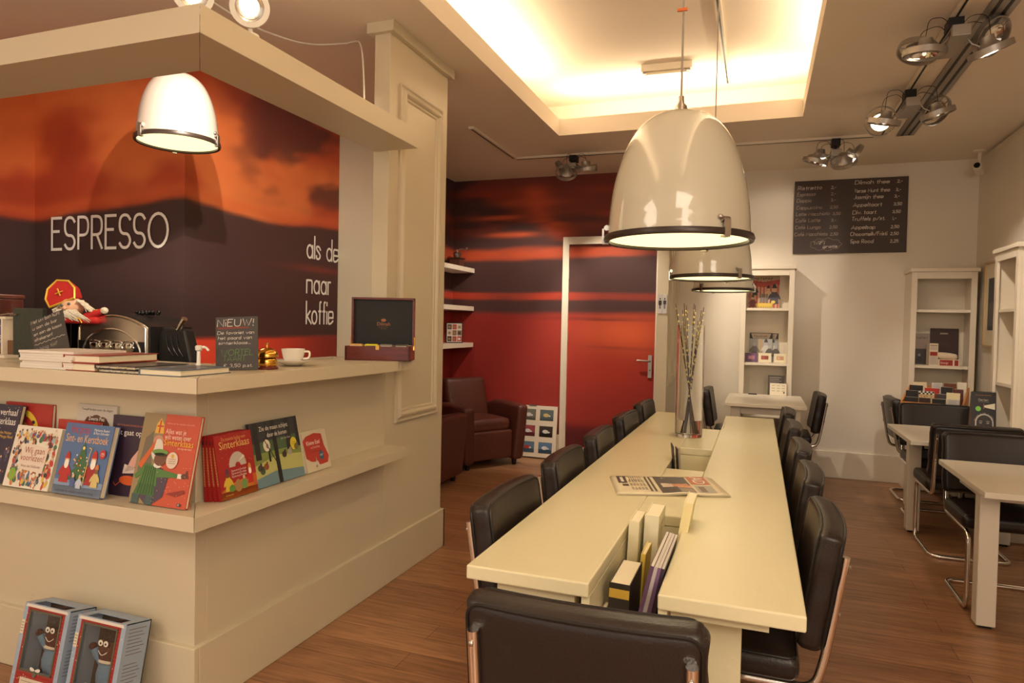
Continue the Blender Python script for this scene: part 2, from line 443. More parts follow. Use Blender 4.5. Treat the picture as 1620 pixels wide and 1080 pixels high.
struct(B(-4.30, -4.147, -3.2, 2.97, 0, CH), 'wall_bar_side', WALL)

# sunset wallpaper
rs = np.random.RandomState(3)
GR = rs.rand(64, 64)
def vnoise(u, v):
    iu, iv = np.floor(u).astype(int), np.floor(v).astype(int); fu, fv = u - iu, v - iv
    fu = fu * fu * (3 - 2 * fu); fv = fv * fv * (3 - 2 * fv)
    g = lambda a, b: GR[a % 64, b % 64]
    return (g(iu, iv) * (1 - fu) + g(iu + 1, iv) * fu) * (1 - fv) + (g(iu, iv + 1) * (1 - fu) + g(iu + 1, iv + 1) * fu) * fv
def fbm(u, v, o=4):
    s = 0; a = 0.5; t = 0
    for k in range(o):
        s = s + a * vnoise(u * 2 ** k + 13 * k, v * 2 ** k + 7 * k); t += a; a *= 0.5
    return s / t
def sst(a, b, x): t = np.clip((x - a) / (b - a), 0, 1); return t * t * (3 - 2 * t)
def mixc(c, d, t): return c * (1 - t[..., None]) + np.array(lin(d)) * t[..., None]
def full(c, like): return np.zeros(like.shape + (3,)) + np.array(lin(c))
def gs(U, Z, cu, cz, wu, wz): return np.exp(-((U - cu) / wu) ** 2 - ((Z - cz) / wz) ** 2)
DK, PU = (74, 48, 46), (96, 72, 74)
def mural_alcove(U, Z):
    n = fbm(U * 1.1 + 5, Z * 7 + 3); n2 = fbm(U * 2.5 + 9, Z * 16 + 1); w_ = (n - .5) * .10
    c = full(DK, U)
    c = mixc(c, PU, sst(.35, .8, fbm(U * .7 + 2, Z * 1.3)) * .5 * sst(1.45, 1.7, Z))
    top = sst(.50, .66, fbm(U * .9 + 31, Z * 3.4 + 8)) * sst(2.05, 2.3, Z)
    c = mixc(c, (176, 72, 48), top * .42)
    c = mixc(c, (172, 66, 44), np.clip(gs(U, Z + w_, -2.55, 2.585, .45, .045) * (.3 + n2), 0, 1) * .9); c = mixc(c, (176, 70, 46), np.clip(gs(U, Z + w_, -1.25, 2.36, .35, .03) + gs(U, Z + w_, -1.3, 2.60, .3, .03), 0, 1) * .7)
    for cu_, cz, wu, wz, k in ((-2.45, 2.36, .24, .022, .9), (-2.35, 2.19, .26, .024, .8), (-2.15, 2.50, .30, .04, .5)):
        c = mixc(c, (214, 96, 58), np.clip(1.4 * gs(U, Z + w_ * .3, cu_, cz, wu, wz) * (0.6 + n2), 0, 1) * k)
    # the bright curl of cloud left of the door
    cx = -1.92 - .18 * np.sin((Z - 2.2) * 3.6) + .10 * (Z < 2.3)
    c = mixc(c, (206, 88, 52), np.exp(-((U - cx - w_) / .13) ** 2) * sst(2.08, 2.2, Z) * (1 - sst(2.58, 2.72, Z)) * np.clip(.4 + n2 * .9, 0, 1))
    b1 = sst(1.93, 1.97, Z + w_ * .6) * (1 - sst(2.03, 2.10, Z + w_))
    c = mixc(c, (196, 82, 48), b1 * np.clip(.35 + n2 * .9, 0, 1) * (1 - .55 * sst(-1.3, -.9, U)))
    b2 = sst(1.535, 1.56, Z + w_ * .4) * (1 - sst(1.60, 1.63, Z + w_ * .3))
    c = mixc(c, (186, 66, 44), b2 * np.clip(.3 + n2, 0, 1) * (1 - .5 * sst(-2, -1.2, U)))
    low = 1 - sst(1.37, 1.44, Z + w_ * .8)
    rd = mixc(full((160, 52, 44), U), (220, 98, 56), gs(U, Z, -1.15, 1.22, .45, .20) * .95)
    rd = mixc(rd, (140, 36, 32), sst(-1.9, -2.6, U) * .45)
    rd = mixc(rd, (190, 60, 44), gs(U, Z, -1.3, .85, .5, .25) * .6)
    rd = mixc(rd, (96, 30, 34), (1 - sst(.22, .42, Z + w_)))
    c = c * (1 - low[..., None]) + rd * low[..., None]
    c = mixc(c, (92, 42, 38), np.clip(gs(U, Z + w_ * .3, -1.5, 1.365, .6, .012) + gs(U, Z + w_ * .4, -1.2, 1.10, .35, .012) * .6, 0, 1) * .8)
    return c
def mural_bar(U, Z):
    n = fbm(U * 1.3 + 1, Z * 2.2 + 4); n2 = fbm(U * 3 - Z * 2.0 + 5, Z * 5 + U * 1.2)
    c = mixc(full((180, 74, 42), U), (226, 126, 68), sst(.42, .68, n) * .75)
    c = mixc(c, (236, 150, 84), np.clip(gs(U, Z - .35 * (U + 2.97) * -1.0, -2.55, 1.85, .50, .25), 0, 1) * sst(.35, .65, n2) * .8)
    c = mixc(c, (84, 46, 44), sst(.48, .62, fbm(U * 1.2 + Z * .9 + 17, Z * 2.8 - U * .8 + 9)) * sst(-2.9, -2.3, U) * sst(1.98, 2.2, Z) * .85)
    c = mixc(c, (150, 54, 36), sst(-3.0, -3.9, U) * .45 * sst(.6, .4, n))
    b = 1.905 + .055 * np.exp(-((U + 3.0) / .35) ** 2) + (fbm(U * 2, Z * 0 + 3) - .5) * .05 + .075 * sst(-2.4, -1.5, U) - .05 * sst(-3.7, -4.1, U)
    c = mixc(c, (208, 96, 52), np.exp(-((Z - b - .05) / .035) ** 2) * .55)
    d = 1 - sst(-.018, .018, Z - b)
    dk = mixc(full((70, 50, 50), U), (50, 34, 34), sst(1.6, 1.3, Z) * .7)
    dk = mixc(dk, (84, 48, 46), sst(-3.0, -2.2, U) * .5)
    dk = mixc(dk, (150, 58, 48), gs(U, Z, -1.75, 1.66, .35, .022) * .55)
    c = c * (1 - d[..., None]) + dk * d[..., None]
    e = 1 - sst(1.165, 1.19, Z + (n - .5) * .03)
    c = mixc(c, (208, 66, 44), e); c = mixc(c, (110, 34, 32), e * sst(-2.4, -1.6, U) * .8)
    return c
def mural(name, fn, p0, p1, u0, u1, z0, z1, parent=None, step=0.016, holes=(), thick=0.002):
    nu = max(2, int(abs(u1 - u0) / step)); nz = max(2, int((z1 - z0) / step))
    us = np.linspace(u0, u1, nu + 1); zs = np.linspace(z0, z1, nz + 1); t = np.linspace(0, 1, nu + 1)
    X = p0[0] + (p1[0] - p0[0]) * t; Y = p0[1] + (p1[1] - p0[1]) * t
    vs = [(X[i], Y[i], z) for z in zs for i in range(nu + 1)]
    fs = [(j * (nu + 1) + i, j * (nu + 1) + i + 1, (j + 1) * (nu + 1) + i + 1, (j + 1) * (nu + 1) + i) for j in range(nz) for i in range(nu)]
    me = bpy.data.meshes.new(name); me.from_pydata(vs, [], fs); me.materials.append(MURAL)
    UU, ZZ = np.meshgrid(us, zs); col = np.clip(fn(UU, ZZ), 0, 1).reshape(-1, 3)
    at = me.color_attributes.new('Col', 'FLOAT_COLOR', 'POINT')
    at.data.foreach_set('color', np.concatenate([col, np.ones((len(col), 1))], 1).astype(np.float32).ravel())
    me.update(); o = bpy.data.objects.new(name, me); C.objects.link(o)
    if parent: o.parent = parent
    else: o['kind'] = 'structure'
    return o
mural('wall_alcove', mural_alcove, (-2.968, 6.327), (-1.80, 6.327), -2.968, -1.80, 0.235, CH - .002)
mural('wall_alcove', mural_alcove, (-1.80, 6.327), (-0.80, 6.327), -1.80, -0.80, 2.15, CH - .002)
mural('wall_left', mural_alcove, (-2.967, 4.40), (-2.967, 6.328), -4.9, -2.968, 0.235, CH - .002)
mural('wall_bar', mural_bar, (-4.145, 2.867), (-2.967, 2.867), -4.145, -2.967, 0.235, CH - .002)
mural('wall_left', mural_bar, (-2.967, 2.867), (-2.967, 4.305), -2.967, -1.53, 0.235, CH - .002)
mural('wall_bar_side', mural_bar, (-4.143, 2.25), (-4.143, 2.867), -4.76, -4.143, 0.235, CH - .002)
s_ = MB()
s_.box(-4.142, -4.139, 2.855, 2.864, 0.24, 2.7)
# white letters stuck on the wallpaper
t = thing('wall_lettering', 'large white ESPRESSO lettering on the dark band of the sunset wallpaper', 'lettering', (-3.985, 2.862, 1.69))
Art(.001).hand('ESPRESSO', 0, 0, 0.185, (250, 246, 240), wd=.0165, width=.935, gap=1.5).build('letters', t)
t = thing('wall_lettering', 'white letters als de naar koffie on the side of the sunset wallpaper', 'lettering', (-2.963, 3.93, 1.275), PI / 2)
WHT = (250, 246, 240)
for s, z, wd in (('als de', .46, .395), ('naar', .215, .30), ('koffie', 0, .335)):
    Art(.001).hand(s, 0, z, 0.155, WHT, wd=.0145, width=wd, gap=1.5).build('letters', t)
# door in the alcove wall
d = struct(B(-1.735, -0.893, 6.335, 6.375, 0.01, 2.08), 'door_1', TRIM)
m_ = mural('door_mural', mural_alcove, (-1.735, 6.331), (-0.893, 6.331), -1.735, -0.893, 0.012, 2.08, parent=d)
fr = MB().box(-1.795, -1.735, 6.30, 6.40, 0, 2.15).box(-0.893, -0.825, 6.30, 6.40, 0, 2.15).box(-1.735, -0.893, 6.30, 6.40, 2.08, 2.15)
fr.box(-1.747, -1.731, 6.292, 6.299, 0, 2.092).box(-1.731, -0.897, 6.292, 6.299, 2.076, 2.092).box(-0.897, -0.881, 6.292, 6.299, 0, 2.092)
struct(fr, 'door_1_frame', TRIM, bevel=.003)
h = MB().use(STEEL).box(-0.957, -0.922, 6.317, 6.330, 0.83, 1.04)
h.tube(bend([(-0.94, 6.322, .985), (-0.94, 6.275, .985), (-1.055, 6.27, .99)], .02), .009)
h.ball((-0.94, 6.316, .90), .008)
h.build('door_handle', None, d)
for z in (0.28, 1.14, 1.75): MB().tube([(-1.735, 6.318, z), (-1.735, 6.318, z + .09)], .008).build('door_hinge', STEEL, d)
# mirrored wing walls with framed panels and capitals
def moulding(x, y0, y1, z0, z1):
    prof = [(0, 0), (0, .012), (.006, .014), (.012, .008), (.020, .010), (.030, .022), (.040, .024), (.046, .018), (.052, .008), (.060, .009), (.064, .004), (.066, 0)]
    mb = MB(); vs = []
    for o, pr in prof: vs += [(x + pr, a, b) for a, b in ((y0 + o, z0 + o), (y1 - o, z0 + o), (y1 - o, z1 - o), (y0 + o, z1 - o))]
    return mb.add(vs, [(4 * k + q, 4 * k + (q + 1) % 4, 4 * k + 4 + (q + 1) % 4, 4 * k + 4 + q) for k in range(len(prof) - 1) for q in range(4)])
struct(B(-1.800, -1.713, 2.895, 3.535, 0, CH), 'wall_wing', LACQ, bevel=.002)
struct(B(-1.832, -1.683, 2.868, 3.562, 2.697, CH), 'trim_1', LACQ, bevel=.002)
struct(moulding(-1.713, 2.985, 3.455, .79, 2.485), 'trim_2', LACQ)
struct(B(-0.83, -0.735, 5.90, 6.62, 0, CH), 'wall_wing', LACQ, bevel=.002)
struct(B(-0.86, -0.705, 5.87, 6.60, 2.697, CH), 'trim_3', LACQ, bevel=.002)
struct(moulding(-0.735, 5.98, 6.50, .79, 2.485), 'trim_4', LACQ)
struct(B(-2.97, -2.30, 4.31, 4.395, 0, CH), 'wall_stub', LACQ)
struct(B(-3.0, -2.27, 4.28, 4.42, 2.697, CH), 'trim_5', LACQ)
# skirting boards
struct(B(-0.735, 1.68, 6.578, 6.60, 0, .235), 'baseboard_back', TRIM, bevel=.004)
struct(B(1.658, 1.68, -3.2, 6.58, 0, .235), 'baseboard_right', TRIM, bevel=.004)
struct(B(-2.97, -1.795, 6.308, 6.33, 0, .235), 'baseboard_alcove', LACQ, bevel=.004)
struct(B(-2.97, -2.948, 4.395, 6.31, 0, .235), 'baseboard_left', LACQ, bevel=.004)
struct(B(-1.713, -1.693, 2.893, 3.555, 0, .222).box(-1.82, -1.693, 3.535, 3.555, 0, .222), 'baseboard_wing', LACQ, bevel=.004)

# ------------------------------------------------------------ counter and the beam above it
ct = thing('service_counter', 'cream lacquered corner counter with a display shelf round its front', 'counter', (-1.7, 1.7, 0))
def ctb(name, mb, **k):
    mb.v = [(x + 1.7, y - 1.7, z) for x, y, z in mb.v]; return mb.build(name, LACQ, ct, **k)
XL = -4.14
ctb('front_panel', B(XL, -1.713, 1.71, 1.76, 0, 1.073).box(-1.763, -1.713, 1.76, 2.893, 0, 1.073), bevel=.002)
ctb('plinth', B(XL, -1.693, 1.69, 1.712, 0, .222).box(-1.715, -1.693, 1.712, 2.892, 0, .222), bevel=.003)
def mitred(name, par, ox, oy, ix, iy, ye, z0, z1, off=(0, 0), g=.0016):
    ax, ay = off
    for nm, poly in ((name[0], [(XL, oy), (ox - g, oy), (ix - g, iy), (XL, iy)]), (name[1], [(ox, oy + g * .3), (ox, ye), (ix, ye), (ix, iy + g * .3)])):
        MB().prism([(x - ax, y - ay) for x, y in poly][::-1], z0, z1, 'z').build(nm, LACQ, par, bevel=.0012)
mitred(('worktop', 'worktop'), ct, -1.553, 1.553, -2.02, 2.10, 2.893, 1.073, RZ, (-1.7, 1.7))
mitred(('display_shelf', 'display_shelf'), ct, -1.58, 1.573, -1.712, 1.7095, 2.893, .650, .697, (-1.7, 1.7))
canopy = thing('canopy_beam', 'cream lacquered square beam running overhead above the counter edge', 'beam', (0, 0, 0))
mitred(('beam_front', 'beam_side'), canopy, -1.552, 1.55, -1.79, 1.79, 2.893, 2.13, 2.215)
bc = thing('back_counter', 'low dark work counter against the bar wall behind the front counter', 'counter', (-3.3, 2.55, 0))
MB().box(-.82, .9, -.30, .30, 0, .86).build('cabinet', LACQ, bc)
MB().box(-.84, .92, -.33, .31, .86, .90).build('worktop', BLACKP, bc, bevel=.003)
# ------------------------------------------------------------ chairs
def make_chair(label, group, H=0.78):
    t = thing('cantilever_chair', label, 'chair', (0, 0, 0), 0, group)
    tilt = math.radians(9)
    # seat and back cushions with piped seams
    seat = MB().cushion(0, -.005, .418, .45, .37, .068, .026, puff=.012, n=6).build('seat', LEATHER, t)
    e = [(x, y - .005, .447) for x, y in rrect(.435, .355, .03)]
    MB().tube(e, .0032, 5, True).build('seat_piping', PIPING, seat)
    Mb = Matrix.Translation((0, -.205, .475)) @ Matrix.Rotation(tilt, 4, 'X')
    hb = (H - .475) / math.cos(tilt) + .004
    M2 = Mb @ Matrix.Translation((0, 0, hb / 2))
    def curve(mb): mb.v = [(x, y - .018 * max(0, 1 - (x / .225) ** 2), z) for x, y, z in mb.v]; return mb
    bk = curve(MB().cushion(0, 0, 0, .45, .066, hb, .024, puff=.006, n=8, M=M2, wr=.0022)).build('backrest', LEATHER, t)
    pm = MB()
    for yy in (.0295, -.0295):
        q_ = rrect(.434, hb - .016, .03); q_ = [(a + (c - a) * k / 6, b + (d - b) * k / 6) for (a, b), (c, d) in zip(q_, q_[1:] + q_[:1]) for k in range(6)]
        pm.tube([M2 @ Vector((x, yy, z)) for x, z in q_], .0042, 6, True)
    curve(pm).build('backrest_piping', PIPING, bk)
    fr = MB()
    y0 = -.205 - .045
    top = Mb @ Vector((0, -.045, hb - .052)); low = Mb @ Vector((0, -.045, -.02))
    xs = .200
    pts = [(-xs, top.y, top.z), (-xs, low.y, low.z), (-xs, -.225, .372), (-xs, .178, .372), (-xs, .182, .012), (-xs, -.215, .012),
           (xs, -.215, .012), (xs, .182, .012), (xs, .178, .372), (xs, -.225, .372), (xs, low.y, low.z), (xs, top.y, top.z)]
    fr.tube(bend(pts, .055, 6), .0115, 10).build('tube_frame', CHROME, t)
    for sx in (-1, 1):
        for dz in (.012, .14):
            c = Mb @ Vector((sx * xs, -.058, hb - .062 - dz)); MB().ball(c, .006, .004, .006, 8).build('bolt', STEEL, t)
    return t
CG = 'black leather chairs along the long table'
proto = make_chair('black leather chair seen from behind in the foreground, heading the long table', CG)
proto.location = (-0.297, 1.455, 0); proto.rotation_euler = (0, 0, math.radians(1.5))
ORD = ['nearest', 'second', 'third', 'fourth', 'farthest']
for i, y in enumerate((1.99, 2.65, 3.31, 4.02, 4.70)):
    dup(proto, (-.480, y, 0), -PI / 2 + R.uniform(-.03, .03), f'black leather chair on the left side of the long table, {ORD[i]} of five' if i in (0, 4) else f'black leather chair on the left side of the long table, {ORD[i]} from the near end')
for i, y in enumerate((2.10, 2.73, 3.34, 4.05, 4.72)):
    dup(proto, (-.062 , y, 0), PI / 2 + R.uniform(-.03, .03), f'black leather chair on the right side of the long table, {ORD[i]} of five' if i in (0, 4) else f'black leather chair on the right side of the long table, {ORD[i]} from the near end')
G2 = 'black leather chairs at the small tables'
dup(proto, (1.15, 3.87, 0), math.radians(180), 'black leather chair facing us behind the nearest small white table', G2)
dup(proto, (1.165, 4.70, 0), 0, 'black leather chair seen from behind with chrome posts, tucked in at the middle small table', G2)
dup(proto, (1.215, 5.405, 0), PI, 'black leather chair with its front towards us right below the wooden display tray', G2)
dup(proto, (1.265, 6.08, 0), -PI / 2, 'black leather chair seen from the side at the left end of the tray table', G2)
dup(proto, (0.235, 6.11, 0), PI / 2, 'black leather chair seen from the side, right of the table under the left bookcase', G2)
dup(proto, (-0.15, 6.11, 0), -PI / 2, 'black leather chair half hidden behind the tall glass vase', G2)

# ------------------------------------------------------------ long reading table
lt = thing('reading_table', 'long cream painted communal table with slots for reading matter down its middle', 'table', (-.28, 3.2, 0))
def loc(mb, o):
    l = o.location; mb.v = [(x - l[0], y - l[1], z - l[2]) for x, y, z in mb.v]; return mb
TZ = 0.70
tp = MB().box(-.667, -.356, 1.53, 4.87, TZ - .035, TZ).box(-.197, .112, 1.53, 4.87, TZ - .035, TZ)
tp.box(-.356, -.197, 2.19, 2.93, TZ - .035, TZ).box(-.356, -.197, 3.47, 4.18, TZ - .035, TZ)
loc(tp, lt).build('tabletop', TABLE, lt, bevel=.004)
for a, b in ((1.545, 2.19), (2.93, 3.47), (4.18, 4.86)):
    wl = MB().box(-.376, -.356, a, b, .49, TZ - .036).box(-.197, -.177, a, b, .49, TZ - .036).box(-.376, -.177, a, b, .47, .49)
    if a != 1.545: wl.box(-.356, -.197, a - .018, a, .49, TZ - .036)
    if b != 4.86: wl.box(-.356, -.197, b, b + .018, .49, TZ - .036)
    loc(wl, lt).build('magazine_slot', TABLE, lt)
loc(MB().box(-.60, -.40, 1.575, 1.595, .60, TZ - .036), lt).build('apron', TABLE, lt)
loc(MB().box(-.172, .04, 1.575, 1.595, .635, TZ - .036), lt).build('apron', TABLE, lt)
for x0, x1, y in ((-.575, -.43, 1.68), (-.150, -.018, 1.68), (-.40, -.30, 4.33), (-.26, -.16, 4.33)):
    loc(MB().box(x0, x1, y, y + .07, 0, TZ - .036), lt).build('leg', TABLE, lt, bevel=.003)

# ------------------------------------------------------------ small tables
def small_table(name, label, x0, x1, y0, y1, z, legs, lw=.075):
    t = thing('cafe_table', label, 'table', ((x0 + x1) / 2, (y0 + y1) / 2, 0), 0, 'small white tables')
    loc(MB().box(x0, x1, y0, y1, z - .026, z), t).build('tabletop', DESK, t, bevel=.003)
    ax0, ax1, ay0, ay1 = min(l[0] for l in legs), max(l[0] for l in legs) + lw, min(l[1] for l in legs), max(l[1] for l in legs) + lw
    ap = MB().box(ax0 + lw, ax1 - lw, ay0 + .02, ay0 + .04, z - .085, z - .026).box(ax0 + lw, ax1 - lw, ay1 - .04, ay1 - .02, z - .085, z - .026)
    ap.box(ax0 + .02, ax0 + .04, ay0 + lw, ay1 - lw, z - .085, z - .026).box(ax1 - .04, ax1 - .02, ay0 + lw, ay1 - lw, z - .085, z - .026)
    loc(ap, t).build('apron', DESK, t)
    for x, y in legs:
        l = loc(MB().box(x, x + lw, y, y + lw, .012, z - .026), t).build('leg', DESK, t, bevel=.004)
        loc(MB().box(x + .012, x + lw - .012, y + .012, y + lw - .012, 0, .012), t).build('foot_cap', BLACKP, l)
    return t
small_table('a', 'small white square table at the right edge in the foreground', .893, 1.655, 3.27, 4.03, .65, ((.938, 3.49), (1.56, 3.49), (1.43, 3.90), (1.57, 3.90)))
small_table('b', 'small white square table in the middle of the right row', .877, 1.485, 4.63, 5.42, .65, ((.938, 5.00), (1.405, 4.90), (.965, 5.13), (1.405, 5.13)))
small_table('c', 'small white table by the back wall carrying the wooden display tray', 1.04, 1.655, 5.68, 6.28, .73, ((1.06, 5.72), (1.56, 5.72), (1.47, 6.19), (1.56, 6.19)))
small_table('d', 'small white table against the back wall under the left bookcase', -.234, .356, 5.46, 6.33, .73, ((-.19, 5.52), (.24, 5.52), (-.19, 5.78), (.24, 5.78)))

# ------------------------------------------------------------ bookcases
def bookcase(label, x0, x1, y0, y1, h, shelves, rz=0, solid_low=0.0):
    W, D = x1 - x0, y1 - y0
    t = thing('bookcase', label, 'bookcase', ((x0 + x1) / 2, (y0 + y1) / 2, 0), rz, 'narrow white bookcases')
    if rz: W, D = D, W
    a, b = W / 2, D / 2; st = .042
    MB().box(-a, -a + .018, -b + .018, b, 0, h - .03).build('side_panel', TRIM, t, bevel=.002)
    MB().box(a - .018, a, -b + .018, b, 0, h - .03).build('side_panel', TRIM, t, bevel=.002)
    MB().box(-a + .018, a - .018, b - .010, b, .08, h - .03).build('back_panel', TRIM, t)
    f = MB().box(-a, -a + st, -b, -b + .018, 0, h - .03).box(a - st, a, -b, -b + .018, 0, h - .03)
    f.box(-a + st, a - st, -b, -b + .018, h - .085, h - .03).box(-a + st, a - st, -b, -b + .018, .0, .09)
    f.build('face_frame', TRIM, t, bevel=.002)
    MB().box(-a - .014, a + .014, -b - .014, b, h - .03, h).build('cornice', TRIM, t, bevel=.004)
    for z in shelves:
        MB().box(-a + .018, a - .018, -b + .019, b - .010, z - .022, z).build('shelf', TRIM, t, bevel=.001)
    return t
bookcase('narrow white bookcase behind the small table left of the chalkboard, circus poster in its top', -.155, .281, 6.35, 6.60, 1.86, (1.49, 1.005, .52, .10))
bookcase('narrow white bookcase in the far right corner holding gift boxes and a dark card', 1.165, 1.625, 6.32, 6.60, 1.825, (1.49, 1.034, .55, .10))
bookcase('narrow empty white bookcase standing against the right wall', 1.50, 1.68, 5.02, 5.46, 1.875, (1.47, .98, .50, .10), rz=-PI / 2)

# ------------------------------------------------------------ armchairs
def armchair(label, loc_, rz):
    t = thing('armchair', label, 'armchair', loc_, rz, 'brown leather armchairs')
    w, d = .66, .64
    MB().cushion(0, -.01, .20, w - .23, d - .06, .26, .02, n=4).build('base', BROWNL, t)
    MB().cushion(0, .03, .375, w - .24, d - .18, .12, .04, puff=.02, n=6).build('seat_cushion', BROWNL, t)
    M = Matrix.Translation((0, -.215, .55)) @ Matrix.Rotation(math.radians(14), 4, 'X')
    MB().cushion(0, 0, 0, w - .20, .15, .46, .045, puff=.02, n=8, M=M).build('backrest', BROWNL, t)
    for s in (-1, 1):
        # arm with a gently rising top and a front that slopes in to the floor
        ar = MB().cushion(0, 0, 0, .115, d, .50, .035, n=6)
        ar.v = [(x + s * (w / 2 - .06) + s * .03 * (z + .25) / .5, y * (1 - .10 * max(0, -z)) + (.02 if y > .2 else 0) * (z + .25) * 2, .30 + z + .022 * math.cos(y * 4) * (z > 0.1) - .03 * (y < -.1) * (z > .1)) for x, y, z in ar.v]
        ar.build('armrest', BROWNL, t)
    for x in (-.26, .26):
        for y in (-.25, .25):
            MB().lathe([(0, 0), (.018, 0), (.026, .06), (0, .06)], (x, y, 0), 10).build('foot', BLACKP, t)
    return t
armchair('dark brown leather armchair facing out of the corner below the wall shelves', (-2.46, 5.82, 0), math.radians(-123))
armchair('dark brown leather armchair mostly hidden behind the white wing wall', (-2.598, 4.80, 0), 0)

# ------------------------------------------------------------ wall shelves and what hangs on the walls
for i, (z, nm) in enumerate(((1.855, 'uppermost'), (1.472, 'middle'), (1.105, 'lowest'))):
    o = B(-2.966, -2.725, 4.42, 6.322, z - .045, z).build('wall_shelf', TRIM, bevel=.002)
    tag(o, f'thick white floating shelf on the red wall, {nm} of three', 'shelf', 'floating shelves in the alcove')
t = thing('coffee_grinder', 'old hand coffee mill with wooden box and metal crank on the top wall shelf', 'coffee mill', (-2.85, 6.16, 1.856))
MB().box(-.055, .055, -.055, .055, .012, .085).build('wooden_box', mat('dark_wood', (88, 50, 34), .5), t, bevel=.003)
MB().box(-.065, .065, -.065, .065, 0, .012).box(-.065, .065, -.065, .065, .085, .095).build('base_plate', mat('dark_wood2', (70, 42, 30), .5), t)
MB().lathe([(.03, .095), (.035, .11), (.045, .135), (.035, .15), (.012, .155), (.012, .175)], n=16).build('bowl', STEEL, t)
MB().tube([(0, 0, .17), (.03, .03, .185), (.07, .06, .18)], .004).ball((.075, .065, .195), .012).build('crank', STEEL, t)
t = thing('photo_frame', 'small black photo frame of coffee pictures standing on the lowest wall shelf', 'picture frame', (-2.80, 6.02, 1.106), math.radians(40))
MB().box(-.085, .085, -.006, .008, 0, .20).build('frame', BLACKP, t)
a = Art().rect(-.075, .01, .075, .19, (225, 220, 215)).L()
for i in range(3):
    for j in range(3):
        c = R.choice([(40, 34, 32), (190, 180, 170), (120, 90, 70), (60, 60, 66), (180, 60, 60)])
        a.rect(-.07 + i * .05, .016 + j * .058, -.027 + i * .05, .066 + j * .058, c)
a.L()
for i in range(3):
    for j in range(3): a.ell(-.05 + i * .05, .04 + j * .058, .014, .012, R.choice([(230, 225, 220), (60, 40, 34), (150, 110, 70)]))
a.build('photos', t, loc=(0, -.006, 0))
t = thing('poster_board', 'white card frame with six small photographs leaning on the red wall beside the door', 'picture frame', (-2.01, 6.235, .012))
t.rotation_euler = (math.radians(-6.5), 0, 0)
MB().box(-.20, .20, 0, .02, 0, .50).build('mount', TRIM, t, bevel=.002)
a = Art()
for j in range(3):
    for i in range(2):
        x, z = -.15 + i * .18, .045 + j * .158; g = [[(96, 130, 158), (90, 130, 170)], [(170, 70, 76), (58, 44, 40)], [(120, 120, 106), (92, 110, 116)]][j][i]
        a.rect(x - .003, z - .003, x + .133, z + .103, (70, 66, 62)); a.L().rect(x, z, x + .13, z + .10, g)
        a.rect(x, z, x + .13, z + .035, tuple(int(k * .75) for k in g)); a.L().ell(x + .06, z + .05, .03, .018, R.choice([(220, 200, 120), (235, 235, 235), (200, 60, 60)]))
        a.ell(x + .09, z + .045, .015, .008, (240, 240, 236)); a.z = 1
a.build('photos', t)
MB().box(-.09, -.01, -.004, .024, .497, .507).build('clip', STEEL, t)
# toilet sign
t = thing('toilet_sign', 'pair of grey toilet signs with man and woman pictograms beside the red door', 'sign', (-.783, 5.897, 1.42))
MB().box(-.038, -.0015, -.003, .002, 0, .165).build('plate', STEEL, t)
MB().box(.0015, .038, -.003, .002, 0, .165).build('plate', STEEL, t)
a = Art(); K = (24, 22, 22)
for cx, f in ((-.0195, 1), (.0195, 0)):
    a.ell(cx, .125, .0065, .0075, K, 12); a.poly([(cx - .009, .112), (cx - (.012 if f else .008), .078 if not f else .07), (cx + (.012 if f else .008), .078 if not f else .07), (cx + .009, .112)], K)
    a.rect(cx - .006, .04, cx - .001, .078, K).rect(cx + .001, .04, cx + .006, .078, K).rect(cx - .013, .078, cx - .0095, .110, K).rect(cx + .0095, .078, cx + .013, .110, K)
a.build('pictograms', t, loc=(0, -.003, 0))
# picture on the right wall
t = thing('framed_picture', 'narrow framed dark picture on the right wall beside the corner', 'picture', (1.676, 6.10, 1.20), -PI / 2)
MB().box(-.18, .18, -.02, 0, 0, .015).box(-.18, .18, -.02, 0, .645, .66).box(-.18, -.165, -.02, 0, .015, .645).box(.165, .18, -.02, 0, .015, .645).build('frame', mat('pale_oak', (200, 172, 130), .5), t)
MB().box(-.165, .165, -.008, 0, .015, .645).build('mount', PAPER, t)
Art().rect(-.10, .13, .10, .53, (52, 54, 62)).L().rect(-.08, .16, .08, .34, (84, 80, 84)).build('print', t, loc=(0, -.009, 0))

# ------------------------------------------------------------ chalkboard menu
t = thing('chalkboard', 'large dark chalkboard with the handwritten drinks menu and prices on the back wall', 'menu board', (.268, 6.585, 1.985))
W, Hh = .895, .645
MB().hexa([(0, -.008, 0), (W, -.008, 0), (W, .012, 0), (0, .012, 0)], [(0, -.008, Hh), (W, -.008, Hh), (W, .012, Hh), (0, .012, Hh)]).build('board', mat('menu_slate', (70, 56, 50), .5), t, bevel=.002)
CK = (240, 228, 214); CF = (190, 170, 154)
kx, kz = W / 1195, Hh / 780
left = [('Ristretto', 280, 245, '2,-', 640, CK), ('Espresso', 275, 313, '2,-', 640, CF), ('Doppio', 272, 380, '3,-', 640, CF), ('Cappuccino', 270, 458, '2,50', 635, CF),
        ('Latte Macchiato', 268, 528, '3,50', 665, CF), ('Cafe Latte', 265, 598, '3,-', 650, CF), ('Cafe Lungo', 262, 672, '2,50', 635, CF), ('Cafe Macchiato', 258, 748, '2,50', 645, CF)]
right = [('Dilmah thee', 890, 212, '2,-', 1325), ('Verse Munt thee', 888, 300, '3,-', 1312), ('Jasmijn thee', 885, 368, '3,-', 1300), ('Appeltaart', 878, 450, '3,50', 1295),
         ('Div. taart', 876, 530, '3,50', 1285), ('Truffels p/st.', 870, 598, '1,-', 1288), ('Appelsap', 868, 688, '2,50', 1275), ('Chocomelk/Fristi', 860, 760, '2,50', 1272), ('Spa Rood', 862, 838, '2,25', 1272)]
